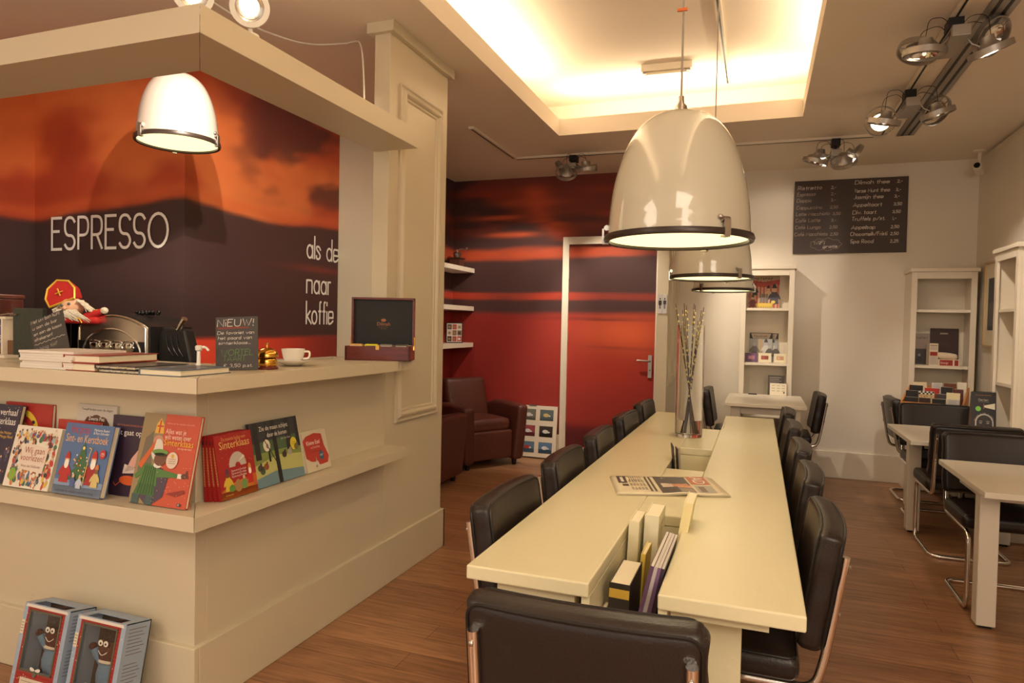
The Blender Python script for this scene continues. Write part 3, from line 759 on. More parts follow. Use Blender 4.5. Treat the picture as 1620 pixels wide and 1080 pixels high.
wl = {'Ristretto': 270, 'Espresso': 205, 'Doppio': 165, 'Cappuccino': 285, 'Latte Macchiato': 370, 'Cafe Latte': 275, 'Cafe Lungo': 285, 'Cafe Macchiato': 365,
      'Dilmah thee': 365, 'Verse Munt thee': 370, 'Jasmijn thee': 310, 'Appeltaart': 305, 'Div. taart': 250, 'Truffels p/st.': 350, 'Appelsap': 255, 'Chocomelk/Fristi': 385, 'Spa Rood': 245}
for n_, x, y, p, px, col in left:
    a = Art(.0004)
    yy = Hh - (y - 165) * kz * .985
    a.hand(n_, (x - 245) * kx, yy - .012, .030, col, wd=.0034, width=wl[n_] * kx, slant=.12, jit=.3)
    a.hand(p, (px - 245) * kx, yy - .014, .024, col if col is CF else CK, wd=.0034, slant=.1)
    if n_.startswith('Cafe'): a.line([((x - 245 + 92) * kx, yy + .016), ((x - 245 + 100) * kx, yy + .022)], .0025, col)
    a.build('chalk_line', t, CHALK, loc=(0, -.008, 0))
for n_, x, y, p, px in right:
    a = Art(.0004)
    yy = Hh - (y - 165) * kz * .985
    a.hand(n_, (x - 245) * kx, yy - .012, .031, CK, wd=.0037, width=wl[n_] * kx, slant=.12, jit=.3)
    a.hand(p, (px - 245) * kx, yy - .012, .024, CK, wd=.0037, slant=.1)
    a.build('chalk_line', t, CHALK, loc=(0, -.008, 0))
a = Art(.0004)
a.hand('WiFi', (465 - 245) * kx, Hh - (850 - 165) * kz, .03, CK, wd=.0034, width=130 * kx, slant=.15)
a.hand('gratis', (570 - 245) * kx, Hh - (885 - 165) * kz, .024, CK, wd=.0034, width=165 * kx, slant=.15)
cl = [(600 + 165 * math.cos(q) * (1 + .05 * math.cos(q * 9)), 850 + 62 * math.sin(q) * (1 + .12 * math.cos(q * 9))) for q in [2 * PI * k / 60 for k in range(61)]]
a.line([((x - 245) * kx, Hh - (y - 165) * kz) for x, y in cl], .0018, CF)
a.build('chalk_line', t, CHALK, loc=(0, -.008, 0))
# ------------------------------------------------------------ pendant lamps
def pendant(label, x, y, z, D, zc, tilt=(0, 0), shade=None, watt=30, clip0=0.0, group='dome pendant lamps over the long table', cable_top=None):
    shade = shade or ENAMEL
    t = thing('pendant_lamp', label, 'lamp', (x, y, z), 0, group)
    r = D / 2; h = .87 * D
    prof = [(r * .955, 0), (r * .955, .012)]
    for k in range(1, 25):
        q = k / 24; prof.append((r * .945 * math.cos(q * PI / 2) ** .72 if k < 24 else 0.012, .012 + (h - .012) * math.sin(q * PI / 2) ** 1.05))
    sh = MB().lathe(prof, n=64)
    inner = [(a * .985, max(0.002, b - .004)) for a, b in prof[1:]][::-1]
    sh.lathe(inner, n=64)
    sh.build('shade', shade, t)
    rm = [(r * .93, -.004), (r * .99, -.006), (r * 1.005, .003), (r * .99, .014), (r * .95, .015), (r * .93, .006), (r * .93, -.004)]
    rim = MB().lathe(rm, n=64).build('rim', mat('dark_rim', (58, 46, 40), .35, .3), t)
    MB().disc((0, 0, .004), r * .93, 48, -1).build('glass_cover', LAMPGLOW, t)
    MB().lathe([(.020, h - .002), (.018, h + .02), (.010, h + .028), (.008, h + .05), (0, h + .05)], n=16).build('cable_gland', STEEL, t)
    for k in range(3):
        a = clip0 + k * 2 * PI / 3; M = Matrix.Rotation(a, 4, 'Z')
        c = MB(); c.box(r * 1.0, r * 1.025, -.010, .010, -.008, .036, M).box(r * .93, r * 1.02, -.009, .009, -.012, -.007, M)
        c.tube([M @ Vector((r * .965, -.013, .038)), M @ Vector((r * .965, .013, .038))], .0085, 10)
        c.ball(M @ Vector((r * .965, -.016, .044)), .007)
        c.build('clip', STEEL, t)
    MB().tube([(0, 0, h + .04), (0, 0, (cable_top or zc) - z)], .0035, 6).build('cable', mat('grey_cable', (150, 140, 128), .5), t)
    add_light('lamp_bulb', 'SPOT', (x, y, z - .02), watt, (1.0, .88, .62), (x, y, 0), r * .8, spot=150, blend=.6)
    return t
pendant('large glossy dome pendant lamp hanging nearest over the long table', -.243, 2.135, 1.567, .45, 3.15, clip0=math.radians(-47.5), watt=9)
pendant('glossy dome pendant lamp in the middle of the three over the long table', -.255, 3.88, 1.575, .45, 3.15, clip0=math.radians(-47), watt=9)
pendant('glossy dome pendant lamp farthest away over the long table', -.258, 5.23, 1.580, .45, 3.15, clip0=math.radians(-129), watt=9)
pendant('smaller pale dome pendant lamp hanging over the service counter', -2.505, 2.38, 2.092, .36, CH, shade=PINKEN, clip0=math.radians(21), watt=14, group='dome pendant lamp over the counter')
t = thing('cable_clip', 'small orange clip on the cable of the nearest pendant lamp', 'clip', (-.243, 2.132, 2.27))
MB().box(-.018, .012, -.004, .004, -.004, .004).build('clip_body', mat('orange', (210, 110, 50), .5), t)

# ------------------------------------------------------------ ceiling rails, vents, fittings
def rail(name, label, cat, p0, p1, wd, h=.02, slots=1, z=CH, group=None):
    d = Vector((p1[0] - p0[0], p1[1] - p0[1])); L = d.length
    t = thing(name, label, cat, (p0[0], p0[1], z - h), math.atan2(-d.x, d.y), group)
    MB().box(-wd / 2, wd / 2, 0, L, .002, h).build('housing', GREYM if slots == 2 else TRIM, t, bevel=.001)
    for k in range(slots):
        c = 0 if slots == 1 else (-wd * .2 if k == 0 else wd * .2); sw = .010 if slots == 1 else wd * .13
        MB().box(c - sw / 2, c + sw / 2, .015, L - .015, 0, .006).build('slot', BLACKP, t)
    return t
G3 = 'white spotlight rails around the raised ceiling'
rail('spotlight_rail', 'short white spotlight rail on the ceiling near the red alcove', 'lighting rail', (-2.03, 4.59), (-2.03, 5.53), .045, group=G3)
rail('spotlight_rail', 'long white spotlight rail running across the ceiling before the back wall', 'lighting rail', (-2.03, 5.555), (.765, 5.60), .04, group=G3)
rail('spotlight_rail', 'narrow dark spotlight rail beside the wide slotted vent', 'lighting rail', (.80, -1.5), (.80, 5.62), .04, group=G3)
rail('linear_vent', 'wide grey ceiling vent strip with two dark slots', 'vent', (.965, -1.5), (.965, 5.66), .115, .012, 2)
rail('spotlight_rail', 'dark rail inside the raised ceiling from which the rear pendants hang', 'lighting rail', (-.268, 1.0), (-.268, 5.31), .035, .03, 1, UZ, G3)
t = thing('ceiling_fixture', 'small rectangular emergency light fitting inside the raised ceiling', 'light fitting', (-.66, 4.87, UZ - .05), math.radians(2))
MB().box(-.175, .175, -.04, .04, 0, .05).build('housing', TRIM, t, bevel=.004)
MB().tube([(-.15, -.01, -.008), (.15, -.01, -.008)], .010).build('tube', mat('lens', (240, 226, 200), .2), t)
for s in (-1, 1): MB().box(s * .15 - .012, s * .15 + .012, -.03, .02, -.014, 0).build('end_clip', STEEL, t)
WIRE = mat('wire', (40, 34, 30), .5)
def ring_head(mb, c, M, R_=.084):
    """aluminium ring lamp: broad ring, reflector and capsule"""
    Mx = Matrix.Translation(c) @ M
    mb.use(GREYM)
    mb.lathe([(R_, -.014), (R_ + .006, -.014), (R_ + .006, .014), (R_, .014), (R_, -.014)], n=28, M=Mx)
    mb.lathe([(.055, -.012), (.058, .004), (.030, .035), (.028, .062), (0, .062)], n=24, M=Mx)
    mb.use(CHROME).lathe([(.054, -.010), (.044, .004), (.020, .018), (0, .02)], n=24, M=Mx)
    for a in (0, PI):
        mb.use(GREYM).tube([Mx @ Vector((.05 * math.cos(a), .05 * math.sin(a), 0)), Mx @ Vector((R_ * math.cos(a), R_ * math.sin(a), 0))], .004)
def spot_cluster(label, x, y, heads, rz, drop=.10, box=.24, energy=None, aim=None, lit=()):
    t = thing('spotlight_cluster', label, 'spotlight', (x, y, CH - .02), rz, 'clusters of ring spotlights on the ceiling rails')
    MB().box(-.03, .03, -.045, .045, -.05, 0).tube([(0, 0, -.05), (0, 0, -drop)], .012).build('rail_adapter', BLACKP, t)
    gb = MB().box(-.036, .036, -box / 2, box / 2, -drop - .05, -drop)
    gb.build('gear_box', GREYM, t, bevel=.003)
    sl = MB()
    for s in (-1, 1):
        for k in range(7):
            yy = -box * .38 + k * .02; sl.box(s * .0365 - .0008, s * .0365 + .0008, yy, yy + .008, -drop - .035, -drop - .012)
    sl.build('vent_slots', BLACKP, t)
    for i, (hx, hy, hz, rx, ry) in enumerate(heads):
        h = MB(); M = Matrix.Rotation(ry, 4, 'Y') @ Matrix.Rotation(rx, 4, 'X'); c = Vector((hx, hy, -drop - .03 + hz))
        ring_head(h, c, M); hd = h.build('lamp_head', None, t)
        bb = MB().ball(c + (M @ Vector((0, 0, -.004))), .011 if i in lit else .009)
        bb.build('bulb', BULB if i in lit else mat('bulb_off', (230, 220, 200), .2, emis=1.2), hd)
        MB().tube([(math.copysign(.036, hx), hy, -drop - .03), (hx * .45, hy, -drop - .03 + hz * .5), tuple(c)], .004).build('arm', GREYM, t)
        MB().tube(bend([(0, hy * .4, -drop), (hx * .4, hy * .6, -drop + .075), (hx * .9, hy, -drop + .06), (c.x, c.y, c.z + .05)], .03, 4), .0016, 5).build('wire', WIRE, t)
    return t
HD = [(-.115, .07, 0, .1, .25), (.115, .07, .0, -.2, -.9), (-.125, -.08, -.02, .2, .35), (.12, -.09, -.03, .3, -.5)]
def rot_heads(a, tilt): return [(x, y, z, rx + tilt * k, ry + a) for k, (x, y, z, rx, ry) in enumerate(HD)]
spot_cluster('cluster of ring spotlights hanging from the rail before the red wall', -1.505, 5.56, [(-.115, .05, 0, -.3, .9), (.10, .04, .0, .2, .15), (-.03, -.12, -.06, .9, .3), (.13, -.09, -.03, .3, -.15)], 0, drop=.07, box=.16)
spot_cluster('cluster of ring spotlights on the cross rail above the chalkboard', .50, 5.60, [(-.10, .03, 0, .05, .1), (.13, .02, .0, .2, -1.0), (-.14, -.08, -.05, .1, .3), (.05, -.11, -.07, .7, -.3)], 0, drop=.09, box=.18)
spot_cluster('cluster of ring spotlights with one dazzling bulb on the right rail', .80, 4.60, [(-.14, .05, -.05, -1.1, .35), (.15, .05, -.01, -.7, -.7), (-.14, -.08, -.09, .2, .2), (.13, -.10, -.07, .1, -.3)], 0, drop=.07, box=.26, lit=(0,))
spot_cluster('cluster of ring spotlights nearest to us on the right rail', .80, 3.62, [(-.13, .06, 0, -.25, .3), (.16, .05, .03, -.7, -.8), (-.13, -.08, -.06, .1, .05), (.13, -.06, -.07, .2, -.35)], 0, drop=.07, box=.28)
spot_cluster('cluster of ring spotlights on the cross rail hidden behind the big pendant lamp', -.62, 5.575, [(-.11, .04, 0, .1, .3), (.11, .03, .0, .4, -.6), (.0, -.10, -.05, .6, 0)], 0, drop=.07, box=.16)
# working beams of the spotlights
SPC = (1.0, .87, .71)
def beam(p, q, e, ang=50, s=.03): add_light('spot_beam', 'SPOT', p, e, SPC, q, s, spot=ang, blend=.6)
beam((.62, 5.50, 2.58), (.1, 6.6, 2.0), 40, 60)
beam((-.56, 5.48, 2.60), (.45, 6.6, 1.25), 120, 62, .012)
beam((.40, 5.50, 2.58), (.95, 6.6, .9), 60, 60)
beam((.66, 4.50, 2.55), (-.6, 6.0, .6), 60, 55)
beam((.94, 4.60, 2.58), (1.6, 5.6, 1.2), 60, 60)
beam((.94, 3.60, 2.58), (1.5, 4.6, .7), 70, 65)
beam((.66, 3.60, 2.58), (-.2, 3.4, .7), 24, 60)
beam((-1.62, 5.5, 2.58), (-2.5, 6.3, 1.2), 75, 75)
beam((-1.42, 5.5, 2.58), (-1.2, 6.3, 1.0), 85, 75)
# swivel spots standing on top of the beam
def beam_spot(label, x, y, z, rx, rz):
    t = thing('swivel_spotlight', label, 'spotlight', (x, y, z), rz, 'round swivel spotlights above the counter beam')
    MB().lathe([(.028, 0), (.028, .012), (.008, .014), (.008, .05), (0, .05)], n=16).build('base', WHITEP, t)
    M = Matrix.Translation((0, 0, .095)) @ Matrix.Rotation(rx, 4, 'X')
    MB().lathe([(.045, -.03), (.062, -.03), (.062, -.022), (.058, .0), (.050, .03), (.02, .04), (0, .04)], n=28, M=M).build('ring', WHITEP, t)
    MB().lathe([(.045, -.028), (.038, -.005), (.015, .01), (0, .012)], n=24, M=M).build('reflector', CHROME, t)
    MB().ball(M @ Vector((0, 0, -.012)), .011).build('bulb', BULB, t)
beam_spot('round white swivel spotlight above the counter beam, left of its corner', -1.70, 1.665, 2.216, math.radians(-80), math.radians(50))
beam_spot('round white swivel spotlight above the counter beam, right of its corner', -1.59, 1.80, 2.216, math.radians(-80), math.radians(35))
beam((-1.72, 1.75, 2.42), (-2.95, 2.95, 1.45), 95, 80, .008)
beam((-1.60, 1.86, 2.42), (-2.97, 3.7, 1.5), 60, 70, .012)
tag(MB().lathe([(.0, CH), (.052, CH), (.052, CH - .006), (.036, CH - .010), (.036, CH - .003), (0, CH - .003)], (-2.05, 2.05, 0), 28).build('recessed_ceiling_ring', TRIM), 'small round ring set in the ceiling above the counter corner', 'ceiling fitting')
t = thing('ceiling_cable', 'thin white cable looping down from the ceiling above the counter beam', 'cable', (-2.056, 3.041, CH))
MB().tube(bend([(0, 0, 0), (.10, -.05, -.02), (.22, -.20, -.14), (.285, -.28, -.36), (.30, -.30, -.53)], .12, 6), .004, 6).tube(bend([(0, 0, -.002), (-.12, -.18, -.07), (-.25, -.42, -.06), (-.32, -.6, -.01)], .15, 6), .004, 6).build('cord', WHITEP, t)
# security camera and cable duct
t = thing('security_camera', 'small white security camera on a bracket under the ceiling in the right corner', 'camera', (1.60, 6.30, CH))
MB().lathe([(0, 0), (.045, 0), (.045, -.012), (.014, -.02), (.012, -.10), (.018, -.115), (0, -.12)], n=20).build('bracket', TRIM, t)
M = Matrix.Translation((-.01, -.03, -.15)) @ Matrix.Rotation(math.radians(-14), 4, 'X') @ Matrix.Rotation(math.radians(-25), 4, 'Z')
MB().box(-.028, .028, -.06, .07, -.025, .025, M).build('camera_body', TRIM, t, bevel=.005)
MB().lathe([(0, 0), (.020, 0), (.022, .012), (.0, .012)], n=16, M=M @ Matrix.Translation((0, -.061, 0)) @ Matrix.Rotation(PI / 2, 4, 'X')).build('lens', BLACKG, t)
tag(B(1.655, 1.679, 1.0, 6.28, CH - .05, CH - .024).build('cable_duct', TRIM), 'thin white cable duct along the top of the right wall', 'cable duct')
# ------------------------------------------------------------ picture books on the counter shelf
WH = (246, 240, 230)
def book(label, w, h, t, spine, art, pos, rz=0.0, tilt=18, group=None, cat='book', board=.0022, paper=PAPER, back=None):
    r = thing('picture_book', label, cat, pos, rz, group); r.rotation_euler = (math.radians(-tilt), 0, rz)
    cm = mat('cover_%d_%d_%d' % spine, spine, .35, coat=.2)
    MB().box(-w / 2, w / 2, -t, -t + board, 0, h).box(-w / 2, w / 2, -board, 0, 0, h).box(-w / 2, -w / 2 + board, -t + board, -board, 0, h).build('cover', cm, r)
    MB().box(-w / 2 + board, w / 2 - .003, -t + board, -board, .003, h - .003).build('page_block', paper, r)
    if art:
        a = Art(.00022); art(a, w, h); a.build('cover_print', r, loc=(-w / 2, -t, 0))
    return r
def crowd(a, x0, y0, x1, y1, n, s, pal, skip=None):
    for k in range(n):
        x, y = R.uniform(x0, x1), R.uniform(y0, y1)
        if skip and skip(x, y): continue
        c = R.choice(pal); a.z = 2 + k % 6
        a.ell(x, y, s * R.uniform(.5, 1.1), s * R.uniform(.7, 1.6), c, 9, R.uniform(-.6, .6)); a.z += .5
        a.ell(x, y + s * 1.4, s * .45, s * .5, R.choice([(226, 180, 150), (190, 130, 100), (120, 80, 60)]), 8)
    a.z = 9
PAL = [(190, 50, 40), (60, 110, 80), (70, 100, 150), (220, 180, 70), (230, 220, 200), (60, 50, 50), (150, 170, 180), (200, 120, 60)]
def figure(a, x, y, s, robe, hat, skin=(224, 178, 146), beard=None):
    """small generic storybook figure"""
    a.poly([(x - .34 * s, y), (x + .34 * s, y), (x + .2 * s, y + .95 * s), (x - .2 * s, y + .95 * s)], robe).L()
    a.ell(x - .3 * s, y + .6 * s, .10 * s, .30 * s, robe, 10, -.5).ell(x + .3 * s, y + .6 * s, .10 * s, .30 * s, robe, 10, .5)
    a.ell(x, y + 1.12 * s, .17 * s, .2 * s, skin, 12).L()
    if beard: a.ell(x, y + .96 * s, .16 * s, .24 * s, beard, 12).L()
    if hat: a.poly([(x - .19 * s, y + 1.24 * s), (x + .19 * s, y + 1.24 * s), (x + .12 * s, y + 1.5 * s), (x, y + 1.62 * s), (x - .12 * s, y + 1.5 * s)], hat).L()
def art1(a, w, h):
    a.rect(0, 0, w, h, (38, 32, 58)).L(); a.type('verhaal', w * .56, h * .86, .024, WH, align='l', width=.09).type('Sinterklaas', w * .42, h * .74, .026, WH, width=.125)
    a.type('van het', w * .1, h * .86, .02, WH); a.type('John Melder', w * .62, h * .62, .010, (230, 180, 60)).type('Marge Noel', w * .66, h * .57, .010, (230, 180, 60))
    for k in range(26): a.ell(R.uniform(.02, w), R.uniform(h * .5, h), .0012, .0012, WH, 6)
    crowd(a, .02, .02, w - .02, h * .42, 70, .009, [(60, 56, 96), (200, 150, 60), (90, 80, 90), (140, 120, 130), (40, 36, 60)])
def art2(a, w, h):
    a.rect(0, 0, w, h, (168, 34, 30)).L().ell(w * .42, h * .58, w * .33, h * .33, (226, 190, 50), 32).L().ell(w * .42, h * .58, w * .25, h * .25, (168, 34, 30), 32).L()
    a.ell(w * .42, h * .58, w * .14, h * .17, (210, 140, 60)).L().ell(w * .55, h * .5, w * .10, h * .1, (40, 30, 26)); a.ell(w * .42, h * .84, .008, .007, (40, 30, 26)).ell(w * .62, h * .76, .008, .007, (40, 30, 26))
def art3(a, w, h):
    a.rect(0, 0, w, h, (232, 224, 208))
    crowd(a, .012, .012, w - .012, h - .02, 230, .009, PAL, lambda x, y: abs(x - w * .5) < w * .27 and abs(y - h * .50) < h * .22)
    a.poly([(w * .24, h * .30), (w * .80, h * .26), (w * .82, h * .66), (w * .30, h * .72)], (228, 212, 196)).L()
    a.type('Wij gaan', w * .31, h * .56, .022, (150, 44, 34), width=w * .44).type('voorlezen!', w * .25, h * .44, .022, (150, 44, 34), width=w * .52)
    a.type('Vivian den Hollander', w * .30, h * .335, .009, (110, 70, 56), width=w * .44).ell(w * .16, h * .2, .017, .022, (130, 170, 60), 18)
def art4(a, w, h):
    a.rect(0, 0, w, h, (198, 190, 180))
    for k in range(30): a.rect(.006, .01 + k * .0095, w - .006, .0106 + k * .0095, (182, 174, 166))
    a.L().type('Twaalf liedjes over de dagen', w * .12, h * .93, .009, (50, 40, 38), width=w * .78).L()
    for x, y in ((.35, .81), (.5, .83), (.65, .81), (.42, .76), (.58, .76), (.3, .77), (.7, .77)): a.ell(w * x, h * y, w * .13, h * .055, (92, 52, 38), 16)
    a.L().type('Zwarte Piet', w * .30, h * .815, .013, WH, width=w * .40).type('in 7 dagen', w * .34, h * .76, .012, WH, width=w * .32)
    a.ell(w * .5, h * .56, w * .2, h * .06, (220, 190, 120))
def art5(a, w, h):
    a.rect(0, 0, w, h, (178, 46, 36)).L().ell(w * .78, h * .84, .02, .018, (220, 180, 60), 16).rect(w * .05, h * .62, w * .30, h * .82, (210, 180, 130)).L()
    crowd(a, w * .05, h * .6, w * .3, h * .8, 14, .007, PAL)
def art6(a, w, h):
    a.rect(0, 0, w, h, (76, 108, 158)).rect(0, 0, w, h * .16, (176, 192, 212)).L().rect(0, h * .12, w, h * .2, (128, 152, 188)).L()
    a.type('Het grote', w * .12, h * .865, .027, (190, 50, 56), width=w * .40).type('Marianne Busser', w * .60, h * .91, .009, WH, width=w * .32).type('& Ron Schroder', w * .60, h * .865, .009, WH, width=w * .32)
    a.type('Sint- en Kerstboek', w * .05, h * .735, .027, (236, 176, 106), width=w * .88)
    for q, f in enumerate((.25, .21, .17, .12, .07)): a.poly([(w * (.48 - f), h * (.20 + q * .095)), (w * (.48 + f), h * (.20 + q * .095)), (w * .48, h * (.36 + q * .10))], (56, 100, 62)); a.L()
    for k in range(24): a.ell(w * R.uniform(.32, .64), h * R.uniform(.24, .56), .003, .003, R.choice([(230, 200, 80), (190, 50, 40), WH]), 7)
    a.ell(w * .48, h * .66, .006, .006, (240, 220, 120), 6)
    figure(a, w * .19, h * .16, h * .27, (178, 36, 34), (178, 36, 34), beard=WH); figure(a, w * .74, h * .16, h * .30, (160, 34, 34), (186, 44, 36), beard=WH)
    figure(a, w * .84, h * .14, h * .20, (210, 190, 120), (200, 120, 60), (120, 80, 60)); figure(a, w * .40, h * .12, h * .13, (70, 90, 150), None); figure(a, w * .54, h * .10, h * .14, (190, 200, 220), None)
    a.line([(w * .62, h * .14), (w * .64, h * .58), (w * .66, h * .66), (w * .61, h * .67)], .003, (220, 180, 70))
    a.ell(w * .90, h * .60, .013, .015, (190, 40, 40), 20).L().type('met', w * .90, h * .605, .006, WH, align='c').type('CD', w * .90, h * .575, .008, WH, align='c')
    a.type('Gedichten en verhalen rond Sinterklaas', w * .08, h * .035, .008, (70, 60, 90), width=w * .8)
def art7(a, w, h):
    a.rect(0, 0, w, h, (46, 30, 52)).L().type('Sint gaat op gym', .004, h * .76, .019, WH, width=w * .96).type('METTE BOSMA EN EVELIEN BAKER', w * .1, h * .87, .006, (190, 110, 90), width=w * .7)
    a.poly([(w * .35, h * .30), (w * .55, h * .34), (w * .80, h * .62), (w * .74, h * .66), (w * .50, h * .48)], (222, 170, 156)).poly([(w * .3, h * .28), (w * .62, h * .30), (w * .62, h * .36), (w * .34, h * .40)], (220, 200, 190))
    a.poly([(w * .62, h * .32), (w * .92, h * .38), (w * .96, h * .26), (w * .88, h * .24), (w * .84, h * .34)], (222, 170, 156)); a.poly([(w * .74, h * .62), (w * .82, h * .60), (w * .86, h * .74), (w * .80, h * .74)], (40, 36, 60))
    a.ell(w * .45, h * .20, w * .22, h * .06, (212, 90, 40)).ell(w * .7, h * .17, w * .07, h * .035, (212, 90, 40)).line([(w * .3, h * .2), (w * .15, h * .12), (w * .1, h * .16)], .003, (212, 90, 40))
    a.type('LEMNISCAAT', w * .7, h * .03, .005, WH)
def art8(a, w, h):
    a.rect(0, 0, w, h, (196, 76, 52)).L().rect(0, 0, w * .39, h, (148, 128, 92)).L().poly([(w * .05, h * .35), (w * .10, h * .72), (w * .22, h * .80), (w * .30, h * .3)], (110, 100, 84)).L()
    # bishop-like walker with yellow cap seen from behind a boy in green striped dress
    a.poly([(w * .24, h * .78), (w * .40, h * .78), (w * .38, h * .88), (w * .31, h * .95), (w * .25, h * .88)], (226, 176, 62)).L().line([(w * .315, h * .79), (w * .315, h * .92)], .006, (196, 60, 44)).line([(w * .27, h * .86), (w * .37, h * .86)], .005, (196, 60, 44))
    a.ell(w * .33, h * .70, w * .09, h * .06, (196, 140, 112)).L().ell(w * .34, h * .60, w * .10, h * .12, (222, 214, 204)).L().poly([(w * .05, h * .42), (w * .30, h * .72), (w * .28, h * .60), (w * .12, h * .38)], (206, 96, 40)).L()
    a.poly([(w * .16, h * .08), (w * .30, h * .42), (w * .50, h * .40), (w * .62, h * .32), (w * .58, h * .10), (w * .40, 0), (w * .30, 0)], (70, 58, 78)).L()
    a.poly([(w * .10, h * .22), (w * .20, h * .44), (w * .40, h * .42), (w * .44, h * .20)], (74, 122, 58)).L().poly([(w * .06, h * .10), (w * .44, h * .10), (w * .40, h * .22), (w * .12, h * .22)], (62, 106, 52)).L()
    a.poly([(w * .38, h * .40), (w * .78, h * .36), (w * .78, h * .32), (w * .40, h * .30)], (74, 122, 58)).poly([(w * .02, h * .30), (w * .20, h * .44), (w * .24, h * .38), (w * .06, h * .26)], (74, 122, 58)).L()
    for k in range(6): a.line([(w * (.14 + k * .05), h * .11), (w * (.20 + k * .035), h * .41)], .0035, (40, 78, 40))
    a.rect(w * .05, 0, w * .18, h * .10, (60, 84, 84)).rect(w * .30, 0, w * .42, h * .10, (60, 84, 84)).ell(w * .40, h * .43, w * .07, h * .03, (236, 230, 222)).L()
    a.ell(w * .43, h * .50, w * .11, h * .075, (110, 70, 52), 20).L().ell(w * .41, h * .575, w * .14, h * .035, (104, 148, 70), 20).ell(w * .42, h * .55, w * .11, h * .02, (40, 28, 26), 16)
    a.rect(w * .78, h * .315, w * .85, h * .365, (236, 230, 222)).L().ell(w * .89, h * .345, w * .05, h * .028, (92, 58, 46), 14)
    for q in range(4): a.line([(w * .90, h * .345), (w * (.965 - q * .012), h * (.33 + q * .025))], .004, (92, 58, 46))
    a.poly([(w * .62, h * .14), (w * .78, h * .17), (w * .92, h * .20), (w * .95, h * .17), (w * .80, h * .12)], (140, 44, 36)).L()
    a.type('Alles wat je', w * .44, h * .785, .017, (250, 214, 190), width=w * .36).type('wilt weten over', w * .44, h * .725, .017, (250, 214, 190), width=w * .46).type('Sinterklaas', w * .44, h * .655, .021, (240, 184, 60), width=w * .52)
    a.type('(en nog veel meer)', w * .70, h * .625, .006, (250, 214, 190), width=w * .24).type('Henk van der Veer, Anna Bos en Eva de Wit', w * .44, h * .89, .006, (240, 170, 140), width=w * .48)
    a.ell(w * .64, h * .50, .024, .026, (226, 204, 186), 24).L().ell(w * .64, h * .545, .006, .007, (214, 170, 50), 10)
    for q in range(3): a.rect(w * .575, h * (.51 - q * .022), w * .705, h * (.514 - q * .022), (110, 80, 70))
    a.rect(w * .86, h * .025, w * .92, h * .055, (60, 50, 60)).L().type('M', w * .872, h * .03, .006, WH)
    for k in range(40): a.ell(R.uniform(w * .4, w), R.uniform(.01, h * .45), .0013, .0013, (240, 190, 150), 5)
def art9(a, w, h):
    a.rect(0, 0, w, h, (170, 34, 34)).rect(0, 0, w, h * .16, (214, 120, 40)).L().poly([(0, h * .12), (w * .3, h * .22), (w, h * .30), (w, h * .1)], (214, 120, 40)).L()
    a.type('De mooiste liedjes voor', w * .18, h * .895, .012, (230, 170, 100), width=w * .66).type('Sinterklaas', w * .10, h * .775, .026, (238, 196, 110), width=w * .82)
    hp = [(w * .53 + .040 * math.cos(q), h * .475 + .048 * math.sin(q)) for q in [PI * k / 20 for k in range(21)]]
    a.poly(hp, (196, 186, 174)).L().poly([(w * .53 + .012 * math.cos(q), h * .475 + .013 * math.sin(q)) for q in [PI * k / 12 for k in range(13)]], (170, 34, 34)).poly([(w * .53, h * .475 + .013), (w * .53 + .036, h * .475 + .026), (w * .53 + .030, h * .475 + .034)], (230, 224, 214))
    for q in range(3): a.type('Zing mee met de CD vol liedjes', w * .33, h * (.40 - q * .045), .007, WH, width=w * .40)
    for k in range(60): a.ell(R.uniform(.003, w), R.uniform(h * .3, h), .0011, .0011, (240, 170, 120), 5)
    figure(a, w * .22, h * .12, h * .22, (220, 190, 60), (90, 50, 90), (110, 70, 56)); a.ell(w * .30, h * .15, w * .08, h * .055, (90, 140, 60)); a.ell(w * .47, h * .17, w * .09, h * .10, (170, 130, 80)); figure(a, w * .64, h * .10, h * .16, (110, 150, 80), None)
    figure(a, w * .82, h * .16, h * .20, (196, 40, 36), (226, 140, 60), beard=WH); a.rect(w * .88, h * .12, w * .97, h * .30, (200, 96, 40)); a.type('PLOEGSMA', w * .1, h * .05, .005, (250, 220, 100))
